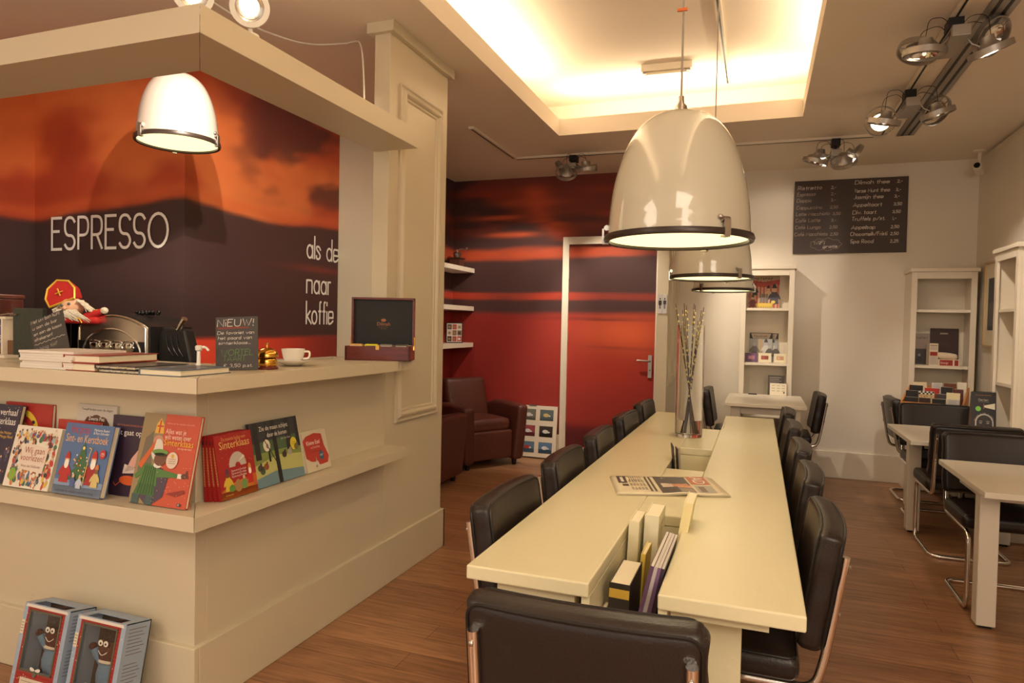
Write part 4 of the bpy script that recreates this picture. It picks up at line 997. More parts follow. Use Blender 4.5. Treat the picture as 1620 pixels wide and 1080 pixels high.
def art10(a, w, h):
    a.rect(0, 0, w, h, (48, 52, 58)).L().poly([(0, h * .34), (w, h * .44), (w, h * .72), (0, h * .68)], (66, 96, 66)).L().poly([(0, h * .30), (w, h * .34), (w, h * .52), (0, h * .52)], (126, 146, 72)).L()
    a.poly([(0, 0), (w, 0), (w, h * .38), (w * .5, h * .44), (0, h * .34)], (188, 190, 116)).L().poly([(0, 0), (w, 0), (w, h * .14), (w * .4, h * .20), (0, h * .14)], (104, 138, 152)).L()
    for x, x2, b in ((.05, .16, .42), (.30, .34, .36), (.70, .82, .48), (.92, 1.0, .5)):
        a.poly([(w * x, h * b), (w * x2, h * b), (w * (x2 - .01), h), (w * (x + .01), h)], (36, 34, 38))
    a.L().poly([(w * .44, 0), (w * .52, 0), (w * .50, h), (w * .42, h)], (30, 27, 30)).line([(w * .24, h * .74), (w * .46, h * .30)], .004, (30, 27, 30)); a.ell(w * .29, h * .62, .018, .022, (232, 224, 200), 24).L().ell(w * .30, h * .61, .006, .009, (120, 110, 100), 10)
    a.type('Zie de maan schijnt', w * .18, h * .855, .017, WH, width=w * .60).type('door de bomen', w * .32, h * .745, .017, WH, width=w * .42).type('Jet van Ree', w * .60, h * .665, .008, (210, 200, 190), width=w * .2)
    a.ell(w * .85, h * .56, .019, .024, (226, 208, 50), 24).L().type('CD', w * .85, h * .54, .011, (110, 110, 30), align='c')
    for x, y, c in ((.10, .30, (70, 66, 60)), (.22, .30, (150, 80, 50)), (.62, .42, (60, 44, 36)), (.74, .44, (170, 160, 150)), (.90, .50, (120, 110, 60)), (.14, .24, (70, 90, 60))):
        a.ell(w * x, h * y, .013, .012, c, 12).ell(w * x + .006, h * y + .012, .005, .006, c, 10)
def art11(a, w, h):
    a.rect(0, 0, w, h, (214, 202, 176)).L()
    a.poly([(w * .03, h * .36), (w * .0, h * .80), (w * .15, h * .90), (w * .5, h * .95), (w * .80, h * .90), (w * .84, h * .60), (w * .97, h * .30), (w * .88, h * .14), (w * .55, h * .13), (w * .42, h * .22), (w * .2, h * .26)], (186, 52, 42)).L()
    a.type('Kleine Ezel', w * .12, h * .67, .017, WH, width=w * .56).type('en Sinterklaas', w * .28, h * .57, .010, (236, 190, 170), width=w * .38).rect(w * .28, h * .48, w * .72, h * .487, (110, 30, 26))
    a.ell(w * .66, h * .36, .014, .019, (40, 90, 124), 22).L().type('4,50', w * .66, h * .345, .008, WH, align='c'); a.ell(w * .42, h * .17, .011, .014, (222, 214, 200), 12).ell(w * .42, h * .27, .003, .012, (170, 160, 150), 8).ell(w * .40, h * .13, .006, .006, (80, 50, 44), 8)
SH = .6975
Gb = 'picture books on the counter shelf'
bk = [(2, .245, .28, .014, (150, 30, 26), art2, -2.478, 1.692, 4, 'red picture book with a round yellow emblem, tallest behind the crowd cover'),
      (4, .188, .293, .010, (190, 184, 174), art4, -2.145, 1.700, 2.2, 'pale picture book with a brown cloud title at the back of the shelf'),
      (5, .205, .235, .010, (170, 40, 32), art5, -2.215, 1.684, 4, 'low red picture book half hidden behind the blue Christmas one'),
      (7, .188, .268, .012, (40, 28, 46), art7, -1.955, 1.680, 4, 'dark purple picture book titled Sint gaat op gym'),
      (1, .245, .277, .016, (30, 26, 46), art1, -2.600, 1.628, 13, 'dark blue picture book cut off by the left edge of the photo'),
      (3, .222, .212, .020, (236, 230, 214), art3, -2.352, 1.614, 15, 'picture book covered in a crowd of tiny figures, titled Wij gaan voorlezen'),
      (6, .222, .236, .022, (90, 118, 160), art6, -2.113, 1.618, 14, 'blue picture book titled Het grote Sint- en Kerstboek'),
      (8, .238, .290, .014, (176, 66, 46), art8, -1.782, 1.632, 13, 'tall orange picture book nearest the shelf corner, boy in green stripes on it')]
for n_, w_, h_, t_, sp, fn, x, y, tl, lb in bk: book(lb, w_, h_, t_, sp, fn, (x, y, SH), 0, tl, Gb)
for k in range(4):
    rb = book(['front copy of the four red Sinterklaas song books with a half-round disc window', 'second copy from the front of the four red song books', 'third copy from the front of the four red song books', 'rearmost copy of the four red song books, against the panel'][k],
         .172, .215, .013, (150, 28, 28), art9 if k == 0 else None, (-1.646 - .0150 * k, 1.828 - .006 * k, SH), PI / 2, 11 - 2.4 * k, 'red Sinterklaas song books')
    sp_ = Art(.0003).rect(.0012, .004, .0118, .211, (158, 34, 32)); sp_.L().rect(.0035, .05, .0095, .178, (206, 140, 84)).rect(.0035, .186, .0095, .200, (60, 30, 34)); sp_.L()
    for q in range(14): sp_.rect(.0035, .052 + q * .009, .0095, .0535 + q * .009, (158, 34, 32))
    sp_.build('spine_print', rb, loc=(-.086, 0, 0), rot=(0, 0, -PI / 2))
book('dark night picture book with bare trees and a moon, titled Zie de maan schijnt', .262, .232, .012, (44, 44, 52), art10, (-1.652, 2.050, SH), PI / 2, 12, Gb)
book('small cream and red picture book titled Kleine Ezel, last on the shelf', .152, .158, .011, (206, 196, 172), art11, (-1.648, 2.275, SH), PI / 2, 14, Gb)
book('hidden second copy right behind the small Kleine Ezel book', .152, .160, .011, (206, 196, 172), None, (-1.660, 2.268, SH), PI / 2, 11, Gb)

# ------------------------------------------------------------ gift boxes with plush dolls
def gift_box(label, x, dollturn, k):
    t = thing('doll_box', label, 'box', (x, 1.612, 0.002), 0, 'boxed plush dolls on the floor'); t.rotation_euler = (math.radians(-12), 0, 0)
    w, d, h = .212, .095, .305; BL = mat('box_blue', (150, 166, 186), .4); fz = .10
    sh = MB().box(-w / 2, w / 2, -.003, 0, 0, h).box(-w / 2, -w / 2 + .003, -d, 0, 0, h).box(w / 2 - .003, w / 2, -d, 0, 0, h).box(-w / 2, w / 2, -d, 0, 0, .003)
    sh.box(-w / 2, w / 2, -.045, 0, h - .003, h); sh.box(-w / 2, -w / 2 + .03, -d, -.045, h - .003, h).box(w / 2 - .03, w / 2, -d, -.045, h - .003, h)
    sh.box(-w / 2, w / 2, -d - .002, -d, 0, fz).box(-w / 2, -.072, -d - .002, -d, fz, h).box(.072, w / 2, -d - .002, -d, fz, h).box(-.072, .072, -d - .002, -d, h - .022, h)
    sh.build('carton', BL, t)
    MB().box(-w / 2 + .003, w / 2 - .003, -.006, -.003, .003, h - .004).build('inner_card', mat('inner_card', (96, 78, 66), .8), t)
    a = Art(.0003); BR = (150, 30, 28)
    for r_ in ((-.088, 0, .088, fz), (-.088, fz, -.072, h - .012), (.072, fz, .088, h - .012), (-.072, h - .022, .072, h - .012)): a.rect(*r_, BR)
    a.L()
    for q in range(28):
        z = .006 + q * .012
        if z < fz: a.rect(-.088, z, .088, z + .0008, (190, 90, 80))
        else: a.rect(-.088, z, -.073, z + .0008, (190, 90, 80)).rect(.073, z, .088, z + .0008, (190, 90, 80))
    a.L().poly([(-.1, h - .012), (.1, h - .012), (.095, h - .003), (-.095, h - .003)], (226, 218, 206)); a.L()
    for q in range(70):
        x_, z = R.uniform(-.1, .1), R.uniform(.01, h - .02)
        if abs(x_) > .074 or z < fz - .005: a.ell(x_, z, .0016, .0018, (240, 232, 222), 6)
    a.L().rect(-.062, .012, .062, .075, (214, 200, 176)).L()
    for q in range(5): a.rect(-.055, .02 + q * .011, .05 - (q % 2) * .02, .0215 + q * .011, (120, 104, 88))
    a.rect(-.104, h - .10, -.088, h - .055, (222, 212, 190)).L()
    for q in range(4): a.rect(-.102, h - .092 + q * .009, -.091, h - .090 + q * .009, (120, 104, 88))
    # garland under the window
    for q in (-1, 1): a.ell(q * .012, fz + .004, .013, .006, (232, 226, 216), 12, q * .3)
    a.L().ell(0, fz - .008, .009, .011, (96, 96, 80), 12)
    a.build('carton_print', t, loc=(0, -d - .002, 0))
    a = Art(.0003)
    for q in range(16): a.rect(.012, .10 + q * .011 + (.02 if q > 7 else 0), .078 - (q * 7 % 5) * .004, .1025 + q * .011 + (.02 if q > 7 else 0), (110, 104, 104))
    a.build('side_text', t, loc=(w / 2, -d, 0), rot=(0, 0, PI / 2))
    MB().box(-.074, .074, -d + .0005, -d + .001, fz - .002, h - .02).build('window_film', FILM, t)
    fr = MB()
    for (x0, x1, z0, z1) in ((-.076, -.070, fz - .004, h - .018), (.070, .076, fz - .004, h - .018), (-.076, .076, fz - .006, fz), (-.076, .076, h - .024, h - .018)): fr.box(x0, x1, -d - .0045, -d - .002, z0, z1)
    fr.build('window_edge', mat('olive_edge', (92, 86, 70), .5), t)
    SK = mat('brown_plush', (88, 50, 36), .95, bump=.6, bscale=300); HR = mat('dark_plush', (50, 36, 30), .95, bump=.8, bscale=260); SB = mat('blue_shirt', (104, 132, 156), .9, bump=.4, bscale=200)
    dl = MB().use(SB).ball((.018, -.05, .12), .042, .032, .055, 16).use(SK).ball((.018 + dollturn * .3, -.055, .192), .041, .032, .050, 18)
    dl.use(HR).ball((.022 + dollturn * .3, -.050, .238), .044, .038, .036, 14).use(SB).tube([(-.01, -.055, .15), (-.028, -.06, .17), (-.040, -.062, .185)], .012, 8)
    dl.use(SK).ball((-.046, -.064, .192), .011).use(mat('cream_felt', (214, 200, 178), .9)).lathe([(.030, 0), (.036, .004), (.030, .010)], (.018, -.052, .156), 16)
    dl = dl.build('plush_doll', None, t); dl.scale = (1.2, 1, 1.08)
    e = MB().use(mat('felt_white', (240, 234, 224), .7)); cx = .016 + dollturn * .55
    for s in (-1, 1): e.disc((cx + s * .0095, -.0905, .215), .0085, 14, 1, Matrix.Rotation(PI / 2, 4, 'X'))
    e.tube([(cx - .016 + .032 * q / 8, -.089 + .002 * abs(q - 4) / 4, .192 - .010 * math.sin(PI * q / 8)) for q in range(9)], .0011, 5)
    e.use(BLACKP)
    for s in (-1, 1): e.disc((cx + s * .0090, -.0912, .214), .0034, 10, 1, Matrix.Rotation(PI / 2, 4, 'X'))
    e.build('stitched_face', None, dl)
    return t
gift_box('left one of two red brick print boxes with a plush doll behind its window', -2.215, .006, 0)
gift_box('right one of two red brick print boxes with a plush doll, nearer the counter corner', -1.965, -.006, 1)

# ------------------------------------------------------------ things on the counter
for k in range(7):
    o = B(-.125, .125, -.10, .10, 0, .0082).build('booklet', mat('booklet_white', (222, 212, 202), .4))
    o.location = (-2.215 + R.uniform(-.006, .006), 1.672 + R.uniform(-.004, .004), RZ + .0085 * k + .0005); o.rotation_euler = (0, 0, R.uniform(-.03, .03))
    tag(o, f'white booklet in the stack on the left of the counter, {["bottom one", "second from the bottom", "third from the bottom", "middle one", "third from the top", "second from the top", "topmost"][k]}', 'booklet', 'white booklets stacked on the counter')
def flat_book(label, x, y, z, w, d, h, rz, cover, art=None, grp='books lying on the counter'):
    r = thing('book', label, 'book', (x, y, z), rz, grp); cm = mat('cover_%d_%d_%d' % cover, cover, .35, coat=.2); b = .0025
    MB().box(-w / 2, w / 2, -d / 2, d / 2, h - b, h).box(-w / 2, w / 2, -d / 2, d / 2, 0, b).box(-w / 2, -w / 2 + b, -d / 2, d / 2, b, h - b).build('cover', cm, r)
    MB().box(-w / 2 + b, w / 2 - .004, -d / 2 + .004, d / 2 - .004, b, h - b).build('page_block', PAPER, r)
    if art:
        a = Art(.0002); art(a, w, d); a.build('cover_print', r, loc=(-w / 2, -d / 2, h), rot=(-PI / 2, 0, 0))
    return r
flat_book('thick red bound book lying on its twin beside the white booklets', -2.060, 1.690, RZ + .0265, .155, .235, .0255, .03, (150, 52, 40))
flat_book('thick red bound book lying underneath its twin on the counter', -2.064, 1.688, RZ + .0005, .150, .235, .0255, -.02, (150, 52, 40))
def sp_art(a, w, d):
    pass
for k, (zz, dx) in enumerate(((0, 0), (.0118, -.014))):
    r = flat_book(['thin dark booklet with yellow specks, lower of two at the counter edge', 'thin dark booklet with yellow specks, upper of two at the counter edge'][k], -1.888 + dx, 1.672, RZ + .0005 + zz, .175, .21, .011, -.01, (52, 42, 44))
    a = Art(.0002)
    for q in range(46): a.rect(*(lambda x, z: (x, z, x + R.uniform(.001, .005), z + .002))(R.uniform(-.085, .08), R.uniform(.001, .008)), R.choice([(220, 190, 60), (200, 190, 170), (90, 80, 120)]))
    a.build('cover_print', r, loc=(0, -.105, 0))
def bigart(a, w, d):
    a.rect(0, -d, w, 0, (96, 108, 122)).L()
    for k in range(14): a.ell(R.uniform(.02, w - .02), -R.uniform(.02, d - .02), R.uniform(.01, .04), R.uniform(.004, .012), R.choice([(60, 66, 78), (140, 150, 156), (110, 60, 56), (180, 176, 160)]))
r = flat_book('large blue-grey picture book lying on the counter corner', -1.714, 1.668, RZ + .0005, .165, .21, .020, .02, (92, 104, 118))
a = Art(.0002)
for k in range(14): a.ell(R.uniform(-.06, .06), R.uniform(-.08, .08), R.uniform(.01, .03), R.uniform(.006, .016), R.choice([(60, 66, 78), (140, 150, 156), (110, 60, 56), (180, 176, 160)]))
a.build('cover_print', r, loc=(0, 0, .020), rot=(-PI / 2, 0, 0))
# small slates
def slate(label, x, y, z, w, h, rz, tilt, roll, lines, grp=None):
    t = thing('slate_sign', label, 'sign', (x, y, z), rz, grp); t.rotation_euler = (math.radians(-tilt), math.radians(roll), rz)
    MB().box(-w / 2, w / 2, 0, .004, 0, h).build('slate', SLATE, t, bevel=.0008)
    for s, x_, z_, sz, wd, col in lines:
        a = Art(.0003)
        if s == '~': a.line([(x_ + wd * q / 40, z_ + .002 * math.sin(q * 1.1)) for q in range(41)], .0012, col)
        elif s == '_': a.line([(x_, z_), (x_ + wd, z_ + .001)], .0014, col)
        else: a.hand(s, x_, z_, sz, col, wd=max(.0011, sz * .085), width=wd, slant=.08, jit=.25)
        a.build('chalk_line', t, CHALK)
    return t
GN = (96, 140, 84); CK2 = (236, 226, 212)
slate('upright slate sign chalked NIEUW with a carrot cake offer', -1.688, 1.862, RZ + .001, .150, .186, math.radians(17), 5, -3.0,
      [('NiEUW!', -.069, .154, .024, .134, CK2), ('_', -.066, .149, 0, .108, (176, 60, 44)), ('_', -.066, .1455, 0, .108, (176, 60, 44)), ('De favoriet van', -.068, .126, .011, .132, CK2), ('het paard van', -.066, .108, .011, .122, CK2),
       ('sinterklaas...', -.064, .091, .010, .116, CK2), ('WORTEL', -.056, .053, .020, .118, GN), ('TAART', -.048, .033, .018, .082, GN), ('€ 3,50 p.st.', -.046, .012, .011, .104, CK2)])
slate('slate sign leaning behind the booklets, chalked Met uw bon kunt u aan de bar', -2.515, 1.815, RZ + .001, .160, .185, math.radians(8), 6, -19,
      [('Met uw bon kunt', -.072, .172, .013, .140, CK2), ('u aan de bar', -.070, .148, .012, .120, CK2), ('en aan de kassa', -.068, .124, .012, .134, CK2), ('afrekenen!', -.070, .102, .012, .088, CK2), ('~', -.074, .088, 0, .146, CK2),
       ('Weinig tijd?', -.066, .062, .013, .10, (190, 180, 166)), ('Neem een', -.066, .034, .013, .08, (160, 150, 138))])
# counter bell
t = thing('counter_bell', 'polished brass counter bell on a dark wooden foot', 'bell', (-1.664, 1.985, RZ))
MB().lathe([(0, 0), (.040, 0), (.041, .008), (.034, .014), (0, .014)], n=32).build('foot', MAHOG, t)
MB().lathe([(.034, .014), (.036, .020), (.036, .034), (.031, .040), (.018, .041)], n=32).build('base_ring', BRASS, t)
MB().lathe([(.039, .043), (.040, .047), (.036, .060), (.026, .071), (.012, .077), (.004, .078), (0, .078)], n=32).build('bell_dome', BRASS, t)
MB().lathe([(.004, .076), (.003, .088), (.0065, .090), (.0065, .095), (0, .097)], n=16).build('striker', BRASS, t)
# cup on saucer
t = thing('saucer', 'white saucer under the coffee cup on the counter', 'saucer', (-1.700, 2.178, RZ))
MB().lathe([(0, .003), (.030, .003), (.045, .010), (.073, .021), (.075, .024), (.072, .025), (.044, .016), (.028, .011), (0, .010)], n=40).build('dish', CERAMIC, t)
t = thing('coffee_cup', 'white coffee cup standing on its saucer beside the brass bell', 'cup', (-1.700, 2.178, RZ + .011))
MB().lathe([(0, .0), (.026, 0), (.030, .006), (.038, .022), (.044, .048), (.045, .056), (.043, .056), (.040, .046), (.034, .020), (.024, .008), (0, .006)], n=40).build('bowl', CERAMIC, t)
MB().tube(bend([(.041, .012, .046), (.062, .020, .048), (.060, .020, .020), (.036, .012, .018)], .016, 5), .0042, 8).build('handle', CERAMIC, t)
tag(MB().tube([(-1.655, 2.225, RZ + .024), (-1.62, 2.255, RZ + .028), (-1.585, 2.275, RZ + .030)], .0025, 8).ball((-1.67, 2.21, RZ + .0255), .012, .008, .003, 12).build('teaspoon', STEEL), 'small metal teaspoon lying over the rim of the saucer', 'spoon')
# white dispenser pump
t = thing('pump_dispenser', 'small white pump dispenser head standing behind the blue-grey book', 'pump', (-1.795, 1.80, RZ))
MB().lathe([(0, 0), (.016, 0), (.016, .010), (.010, .014), (.010, .022), (.0065, .026), (.006, .066), (.011, .070), (.012, .082), (.008, .086), (0, .086)], n=20).build('pump_stem', WHITEP, t)
MB().tube(bend([(0, 0, .080), (.022, .010, .080), (.030, .013, .068)], .008, 4), .0042, 8).build('spout', WHITEP, t)
# tea chest
t = thing('tea_chest', 'open mahogany tea chest with black lining and gold Dilmah logo', 'box', (-1.667, 2.77, RZ), math.radians(20))
w, d, h = .300, .15, .066
MB().box(-w / 2, w / 2, -d / 2, -d / 2 + .01, 0, h).box(-w / 2, w / 2, d / 2 - .01, d / 2, 0, h).box(-w / 2, -w / 2 + .01, -d / 2, d / 2, 0, h).box(w / 2 - .01, w / 2, -d / 2, d / 2, 0, h).box(-w / 2, w / 2, -d / 2, d / 2, 0, .006).build('box_body', MAHOG, t, bevel=.001)
lid = MB().box(-w / 2, w / 2, d / 2 - .022, d / 2 - .014, h, h + .235)
ld = MB().box(-w / 2, w / 2, d / 2 - .030, d / 2 - .004, h + .218, h + .228).box(-w / 2, -w / 2 + .010, d / 2 - .030, d / 2 - .004, h + .002, h + .218).box(w / 2 - .010, w / 2, d / 2 - .030, d / 2 - .004, h + .002, h + .228).box(-w / 2, w / 2, d / 2 - .010, d / 2 - .004, h + .002, h + .228)
ld = ld.build('lid', MAHOG, t, bevel=.001)
MB().box(-w / 2 + .010, w / 2 - .010, d / 2 - .012, d / 2 - .010, h + .002, h + .228).build('lid_lining', mat('black_lining', (24, 24, 24), .6), ld)
a = Art(.0003); GO = (176, 108, 66)
a.type('Dilmah', 0, h + .095, .017, GO, width=.064, align='c').type('Exceptional tea', 0, h + .086, .0045, (140, 92, 62), width=.045, align='c').type('Sri Lanka', 0, h + .078, .0045, (140, 92, 62), width=.030, align='c')
for q in (-1.0, -.5, 0, .5, 1.0): a.ell(.007 * q, h + .122 - abs(q) * .003, .0032, .0075, GO, 10, -q * .7)
a.build('gold_logo', ld, loc=(0, d / 2 - .0125, 0))
for s in (-1, 1): MB().tube([(s * (w / 2 + .001), .042, h - .02), (s * (w / 2 + .001), .052, h + .04)], .003, 6).build('lid_stay', BRASS, t)
MB().box(-.008, .008, -d / 2 - .003, -d / 2, h - .016, h + .004).build('clasp', BRASS, t)
MB().box(-w / 2 + .011, w / 2 - .011, -.0015, .0015, .006, h - .008).box(-.0015, .0015, -.064, .064, .006, h - .008).build('divider', BLACKP, t)
for k, (c, lb) in enumerate((((206, 160, 92), 'cream'), ((222, 214, 50), 'bright yellow'), ((126, 120, 108), 'grey'), ((84, 80, 70), 'dark green and white'))):
    o = thing('tea_packet', f'{lb} tea sachets standing in the tea chest', 'tea sachets', (-1.667 + (-.105 + k * .070) * .94 + .034 * .342, 2.77 + (-.105 + k * .070) * .342 - .034 * .94, RZ + .0075), math.radians(20), 'tea sachets in the chest')
    MB().cushion(0, 0, .034, .062, .040, .068, .008, n=2).build('wrapper', mat('tea_%d' % k, c, .3, coat=.4), o)
    Art().rect(-.024, .050, .024, .060, (232, 226, 200) if k != 1 else (60, 50, 70)).L().rect(-.02, .053, .012, .056, (90, 60, 50)).build('wrapper_print', o, loc=(0, -.0205, 0))

# ------------------------------------------------------------ back row behind the counter
t = thing('espresso_machine', 'chrome espresso machine back panel with four embossed cups in an oval', 'coffee machine', (-2.80, 2.42, .90))
w = .452
pf = [(-w / 2, 0), (w / 2, 0), (w / 2, .355)] + [(w / 2 - w * q / 16, .355 + .058 * math.sin(PI * q / 16) ** .8) for q in range(1, 16)] + [(-w / 2, .355)]
MB().prism(pf, -.12, .12).build('body', mat('machine_black', (30, 27, 26), .35), t)
pf2 = [(x * .965, z * .985) for x, z in pf]
MB().prism(pf2, -.128, -.12).build('back_panel', mat('satin_chrome', (226, 214, 200), .3, 1.0), t, bevel=.003)
rim_ = [(x * .965, -.129, z * .985) for x, z in pf2]
MB().tube(rim_, .005, 6, True).build('panel_rim', CHROME, t)
ov = MB().tube([(.18 * math.cos(q) * 1.0, -.130, .225 + .115 * math.sin(q)) for q in [2 * PI * k / 40 for k in range(40)]], .005, 8, True); ov.build('oval_relief', CHROME, t)
for k in range(4):
    cx = -.105 + k * .070; cp = MB()
    cp.lathe([(.0, 0), (.020, 0), (.026, .02), (.034, .052), (.034, .060), (.030, .062)], (cx, -.128, .215), 20, M=Matrix.Scale(.4, 4, (0, 1, 0)))
    cp.tube([(cx + .034 * math.cos(q), -.129 - .006 * math.sin(q), 0.276 + .010 * math.sin(q)) for q in [2 * PI * i / 20 for i in range(20)]], .0025, 6, True)
    cp.tube(bend([(cx + .026, -.134, .268), (cx + .044, -.134, .255), (cx + .022, -.134, .230)], .014, 4), .003, 6)
    cp.build('embossed_cup', CHROME, t)
for s in (-1, 1): MB().box(s * .165 - .045, s * .165 + .045, -.131, -.128, .16, .285).build('side_inlay', BLACKP, t, bevel=.001)
t = thing('steam_pitcher_holder', 'black slotted plastic guard with a silver knob right of the espresso machine', 'machine guard', (-2.50, 2.36, .90))
MB().prism([(-.06, .0), (.125, .0), (.132, .205), (.092, .345), (-.04, .355), (-.06, .30)], -.03, .03).build('guard', BLACKP, t, bevel=.008)
MB().tube([(.05, -.02, .345), (.095, -.03, .395)], .013, 12).build('knob', CHROME, t)
for q in range(3): MB().tube(bend([(-.01 + q * .030, -.032, .315), (.0 + q * .030, -.032, .26), (.035 + q * .028, -.032, .225)], .03, 5), .003, 6).build('slot', BLACKG, t)
t = thing('card_terminal', 'black box shaped device with a pale flat top, left of the espresso machine', 'device', (-3.135, 2.36, .90))
MB().box(-.105, .085, -.08, .10, 0, .375).build('case', BLACKG, t, bevel=.004)
MB().box(-.125, .10, -.10, .12, .376, .392).build('pale_top', TRIM, t, bevel=.002)
MB().box(-.06, .06, -.083, -.08, .22, .34).build('screen', BLACKP, t, bevel=.002)
# plush doll with beard and pointed red hat
t = thing('plush_doll', 'bearded plush doll in a pointed red and gold hat lying on the espresso machine', 'doll', (-3.00, 2.27, 1.262), math.radians(20))
GOLD = mat('gold_braid', (222, 176, 66), .4, .4); HAIR = mat('doll_hair', (206, 194, 172), .9, bump=.8, bscale=120); SKIN = mat('doll_skin', (214, 164, 130), .7)
hd = MB().ball((-.02, 0, .075), .052, .045, .048, 18).build('head', SKIN, t)
Mh = Matrix.Translation((-.045, 0, .095)) @ Matrix.Rotation(math.radians(-22), 4, 'Y')
hp = [(-.062, 0), (.062, -.0), (.072, .045), (.052, .088), (.0, .112), (-.052, .088), (-.072, .045)]
hm = MB(); n = len(hp)
for yy in (-1,):
    pass
hv = [Mh @ Vector((x, -.030 * (1 - (z / .13)), z)) for x, z in hp] + [Mh @ Vector((x, .030 * (1 - (z / .13)), z)) for x, z in hp]
hm.add(hv, [tuple(range(n)), tuple(range(2 * n - 1, n - 1, -1))] + [(i + n, (i + 1) % n + n, (i + 1) % n, i) for i in range(n)])
ht = hm.build('hat', RED, t, bevel=.006)
tr = MB().tube([Mh @ Vector((x * 1.01, -.032 * (1 - (z / .13)), z)) for x, z in hp], .0052, 6, True)
tr.tube([Mh @ Vector((-.018 + .036 * q / 4, -.026 - .0, .050)) for q in range(5)], .003, 5).tube([Mh @ Vector((0, -.026, .034 + .036 * q / 4)) for q in range(5)], .003, 5)
tr.build('gold_trim', GOLD, ht)
hh = MB(); RR = random.Random(5)
for q in range(46):
    a0 = RR.uniform(-1, 1); x0 = -.02 + .045 * a0; L = RR.uniform(.05, .10); dx = .02 + .05 * RR.random()
    hh.tube([(x0, -.040, .062), (x0 + dx * .5, -.052, .045 - .01 * RR.random()), (x0 + dx + .02, -.048 + RR.uniform(-.01, .01), .050 - L * .45)], .004, 5, rs=[.005, .0045, .0012])
for q in range(16):
    hh.tube([(-.065 + RR.uniform(-.006, .006), RR.uniform(-.03, .02), .085), (-.085, RR.uniform(-.04, .02), .06), (-.075 + RR.uniform(-.02, .02), RR.uniform(-.045, .02), .025)], .004, 5, rs=[.005, .0045, .0012])
for q in range(14):
    hh.tube([(.025, RR.uniform(-.04, .02), .105), (.055, RR.uniform(-.05, .0), .09), (.085 + RR.uniform(-.01, .02), RR.uniform(-.05, 0), .055)], .004, 5, rs=[.006, .005, .0014])
hh.build('beard_and_hair', HAIR, t)
ey = MB().ball((-.040, -.042, .082), .0065).ball((-.006, -.044, .090), .0065).build('eyes', mat('doll_eye', (70, 90, 96), .1), hd)
MB().ball((-.022, -.050, .070), .009).build('nose', SKIN, hd)
MB().cushion(.03, 0, .016, .20, .10, .034, .016, n=3).tube([(.06, -.02, .03), (.105, -.03, .045), (.135, -.03, .058)], .017, 10, rs=[.02, .018, .014]).tube([(-.06, -.02, .015), (-.095, -.03, .012)], .015, 8).build('robe', RED, t)
MB().ball((.150, -.03, .062), .018, .014, .016).ball((-.108, -.032, .010), .014).build('mitten', HAIR, t)
MB().tube([(.02, -.052, .030), (.05, -.052, .020), (.06, -.052, .004)], .003, 5).tube([(.118, -.040, .062), (.124, -.018, .066)], .005, 6).build('gold_trim', GOLD, t)
bd = thing('bead_string', 'string of shiny black beads lying on top of the espresso machine', 'beads', (-2.70, 2.40, 1.308))
bb = MB()
for q in range(16): bb.ball((-.06 + q * .008 + RR.uniform(-.003, .003), RR.uniform(-.025, .025), .008 + .006 * (q % 2)), .0095, n=10)
bb.build('beads', BLACKG, bd)
# open shelf unit left edge
t = thing('open_shelf_unit', 'low open white shelf unit at the left edge with children books inside', 'shelf unit', (-3.235, 2.0, RZ))
MB().box(-.30, .30, -.09, .09, .158, .168).build('top_board', TRIM, t, bevel=.001)
MB().box(-.30, -.29, -.09, .09, 0, .158).build('side_panel', TRIM, t)
MB().box(.275, .285, -.09, .09, 0, .158).build('side_panel', TRIM, t)
MB().box(-.29, .275, .080, .09, 0, .158).build('back', BLACKP, t)
t = thing('childrens_book', 'small purple shaped book titled Foeksia standing in the open shelf unit', 'book', (-3.00, 1.975, RZ + .03), 0)
MB().box(-.062, .062, -.022, .0, .0, .112).build('cover', mat('purple_cover', (66, 54, 110), .4), t, bevel=.004)
a = Art().type('Foeksia', -.052, .045, .022, WH, width=.085).type('DE MINIHEKS', -.052, .025, .013, WH, width=.078).type('lezen met', -.035, .096, .009, (230, 200, 150), width=.05)
a.ell(.045, .075, .014, .016, (206, 90, 60)).poly([(.035, .008), (.058, .008), (.056, .06), (.042, .066)], (150, 84, 110)).L().ell(.044, .045, .009, .010, (224, 190, 160)); a.build('cover_print', t, loc=(0, -.022, 0))
t = thing('red_booklet', 'red booklet beside the purple book at the very left edge', 'booklet', (-3.115, 1.985, RZ + .03)); MB().box(-.035, .035, -.02, 0, 0, .10).build('cover', mat('red_cover', (160, 44, 36), .4), t)
t = thing('cardboard_tray', 'brown cardboard tray with a curved cut front edge at the left', 'tray', (-3.03, 1.93, RZ))
MB().prism([(-.24, .012), (.135, .012), (.135, .070), (.085, .070), (.06, .058), (.03, .040), (-.24, .040)], -.0, .003).box(-.24, .135, 0, .105, .010, .013).build('tray_body', mat('cardboard', (120, 84, 58), .8), t)
tag(B(-3.25, -2.86, 1.86, 1.925, RZ + .0005, RZ + .012).build('note_pad', TRIM), 'flat white pad in front of the cardboard tray', 'pad')
for k, (c, lb) in enumerate((((150, 170, 160), 'pale green'), ((214, 206, 150), 'pale yellow'), ((140, 160, 190), 'pale blue'))):
    tag(B(-3.10 + k * .045, -3.062 + k * .045, 1.865, 1.90, RZ + .0125, RZ + .030).build('eraser', mat('eraser_%d' % k, c, .5)), f'tiny {lb} block on the white pad', 'block', 'small pastel blocks on the pad')
t = thing('marbled_binder', 'dark green marbled board standing upright behind the chalk sign', 'binder', (-2.80, 1.915, RZ))
MB().box(-.095, .08, 0, .018, 0, .205).build('binder_board', mat('marbled', (46, 54, 46), .4, var=.7, bscale=60), t, bevel=.002)
t = thing('wooden_casket', 'dark red-brown lidded box on top of the open shelf unit', 'box', (-3.14, 2.0, RZ + .169))
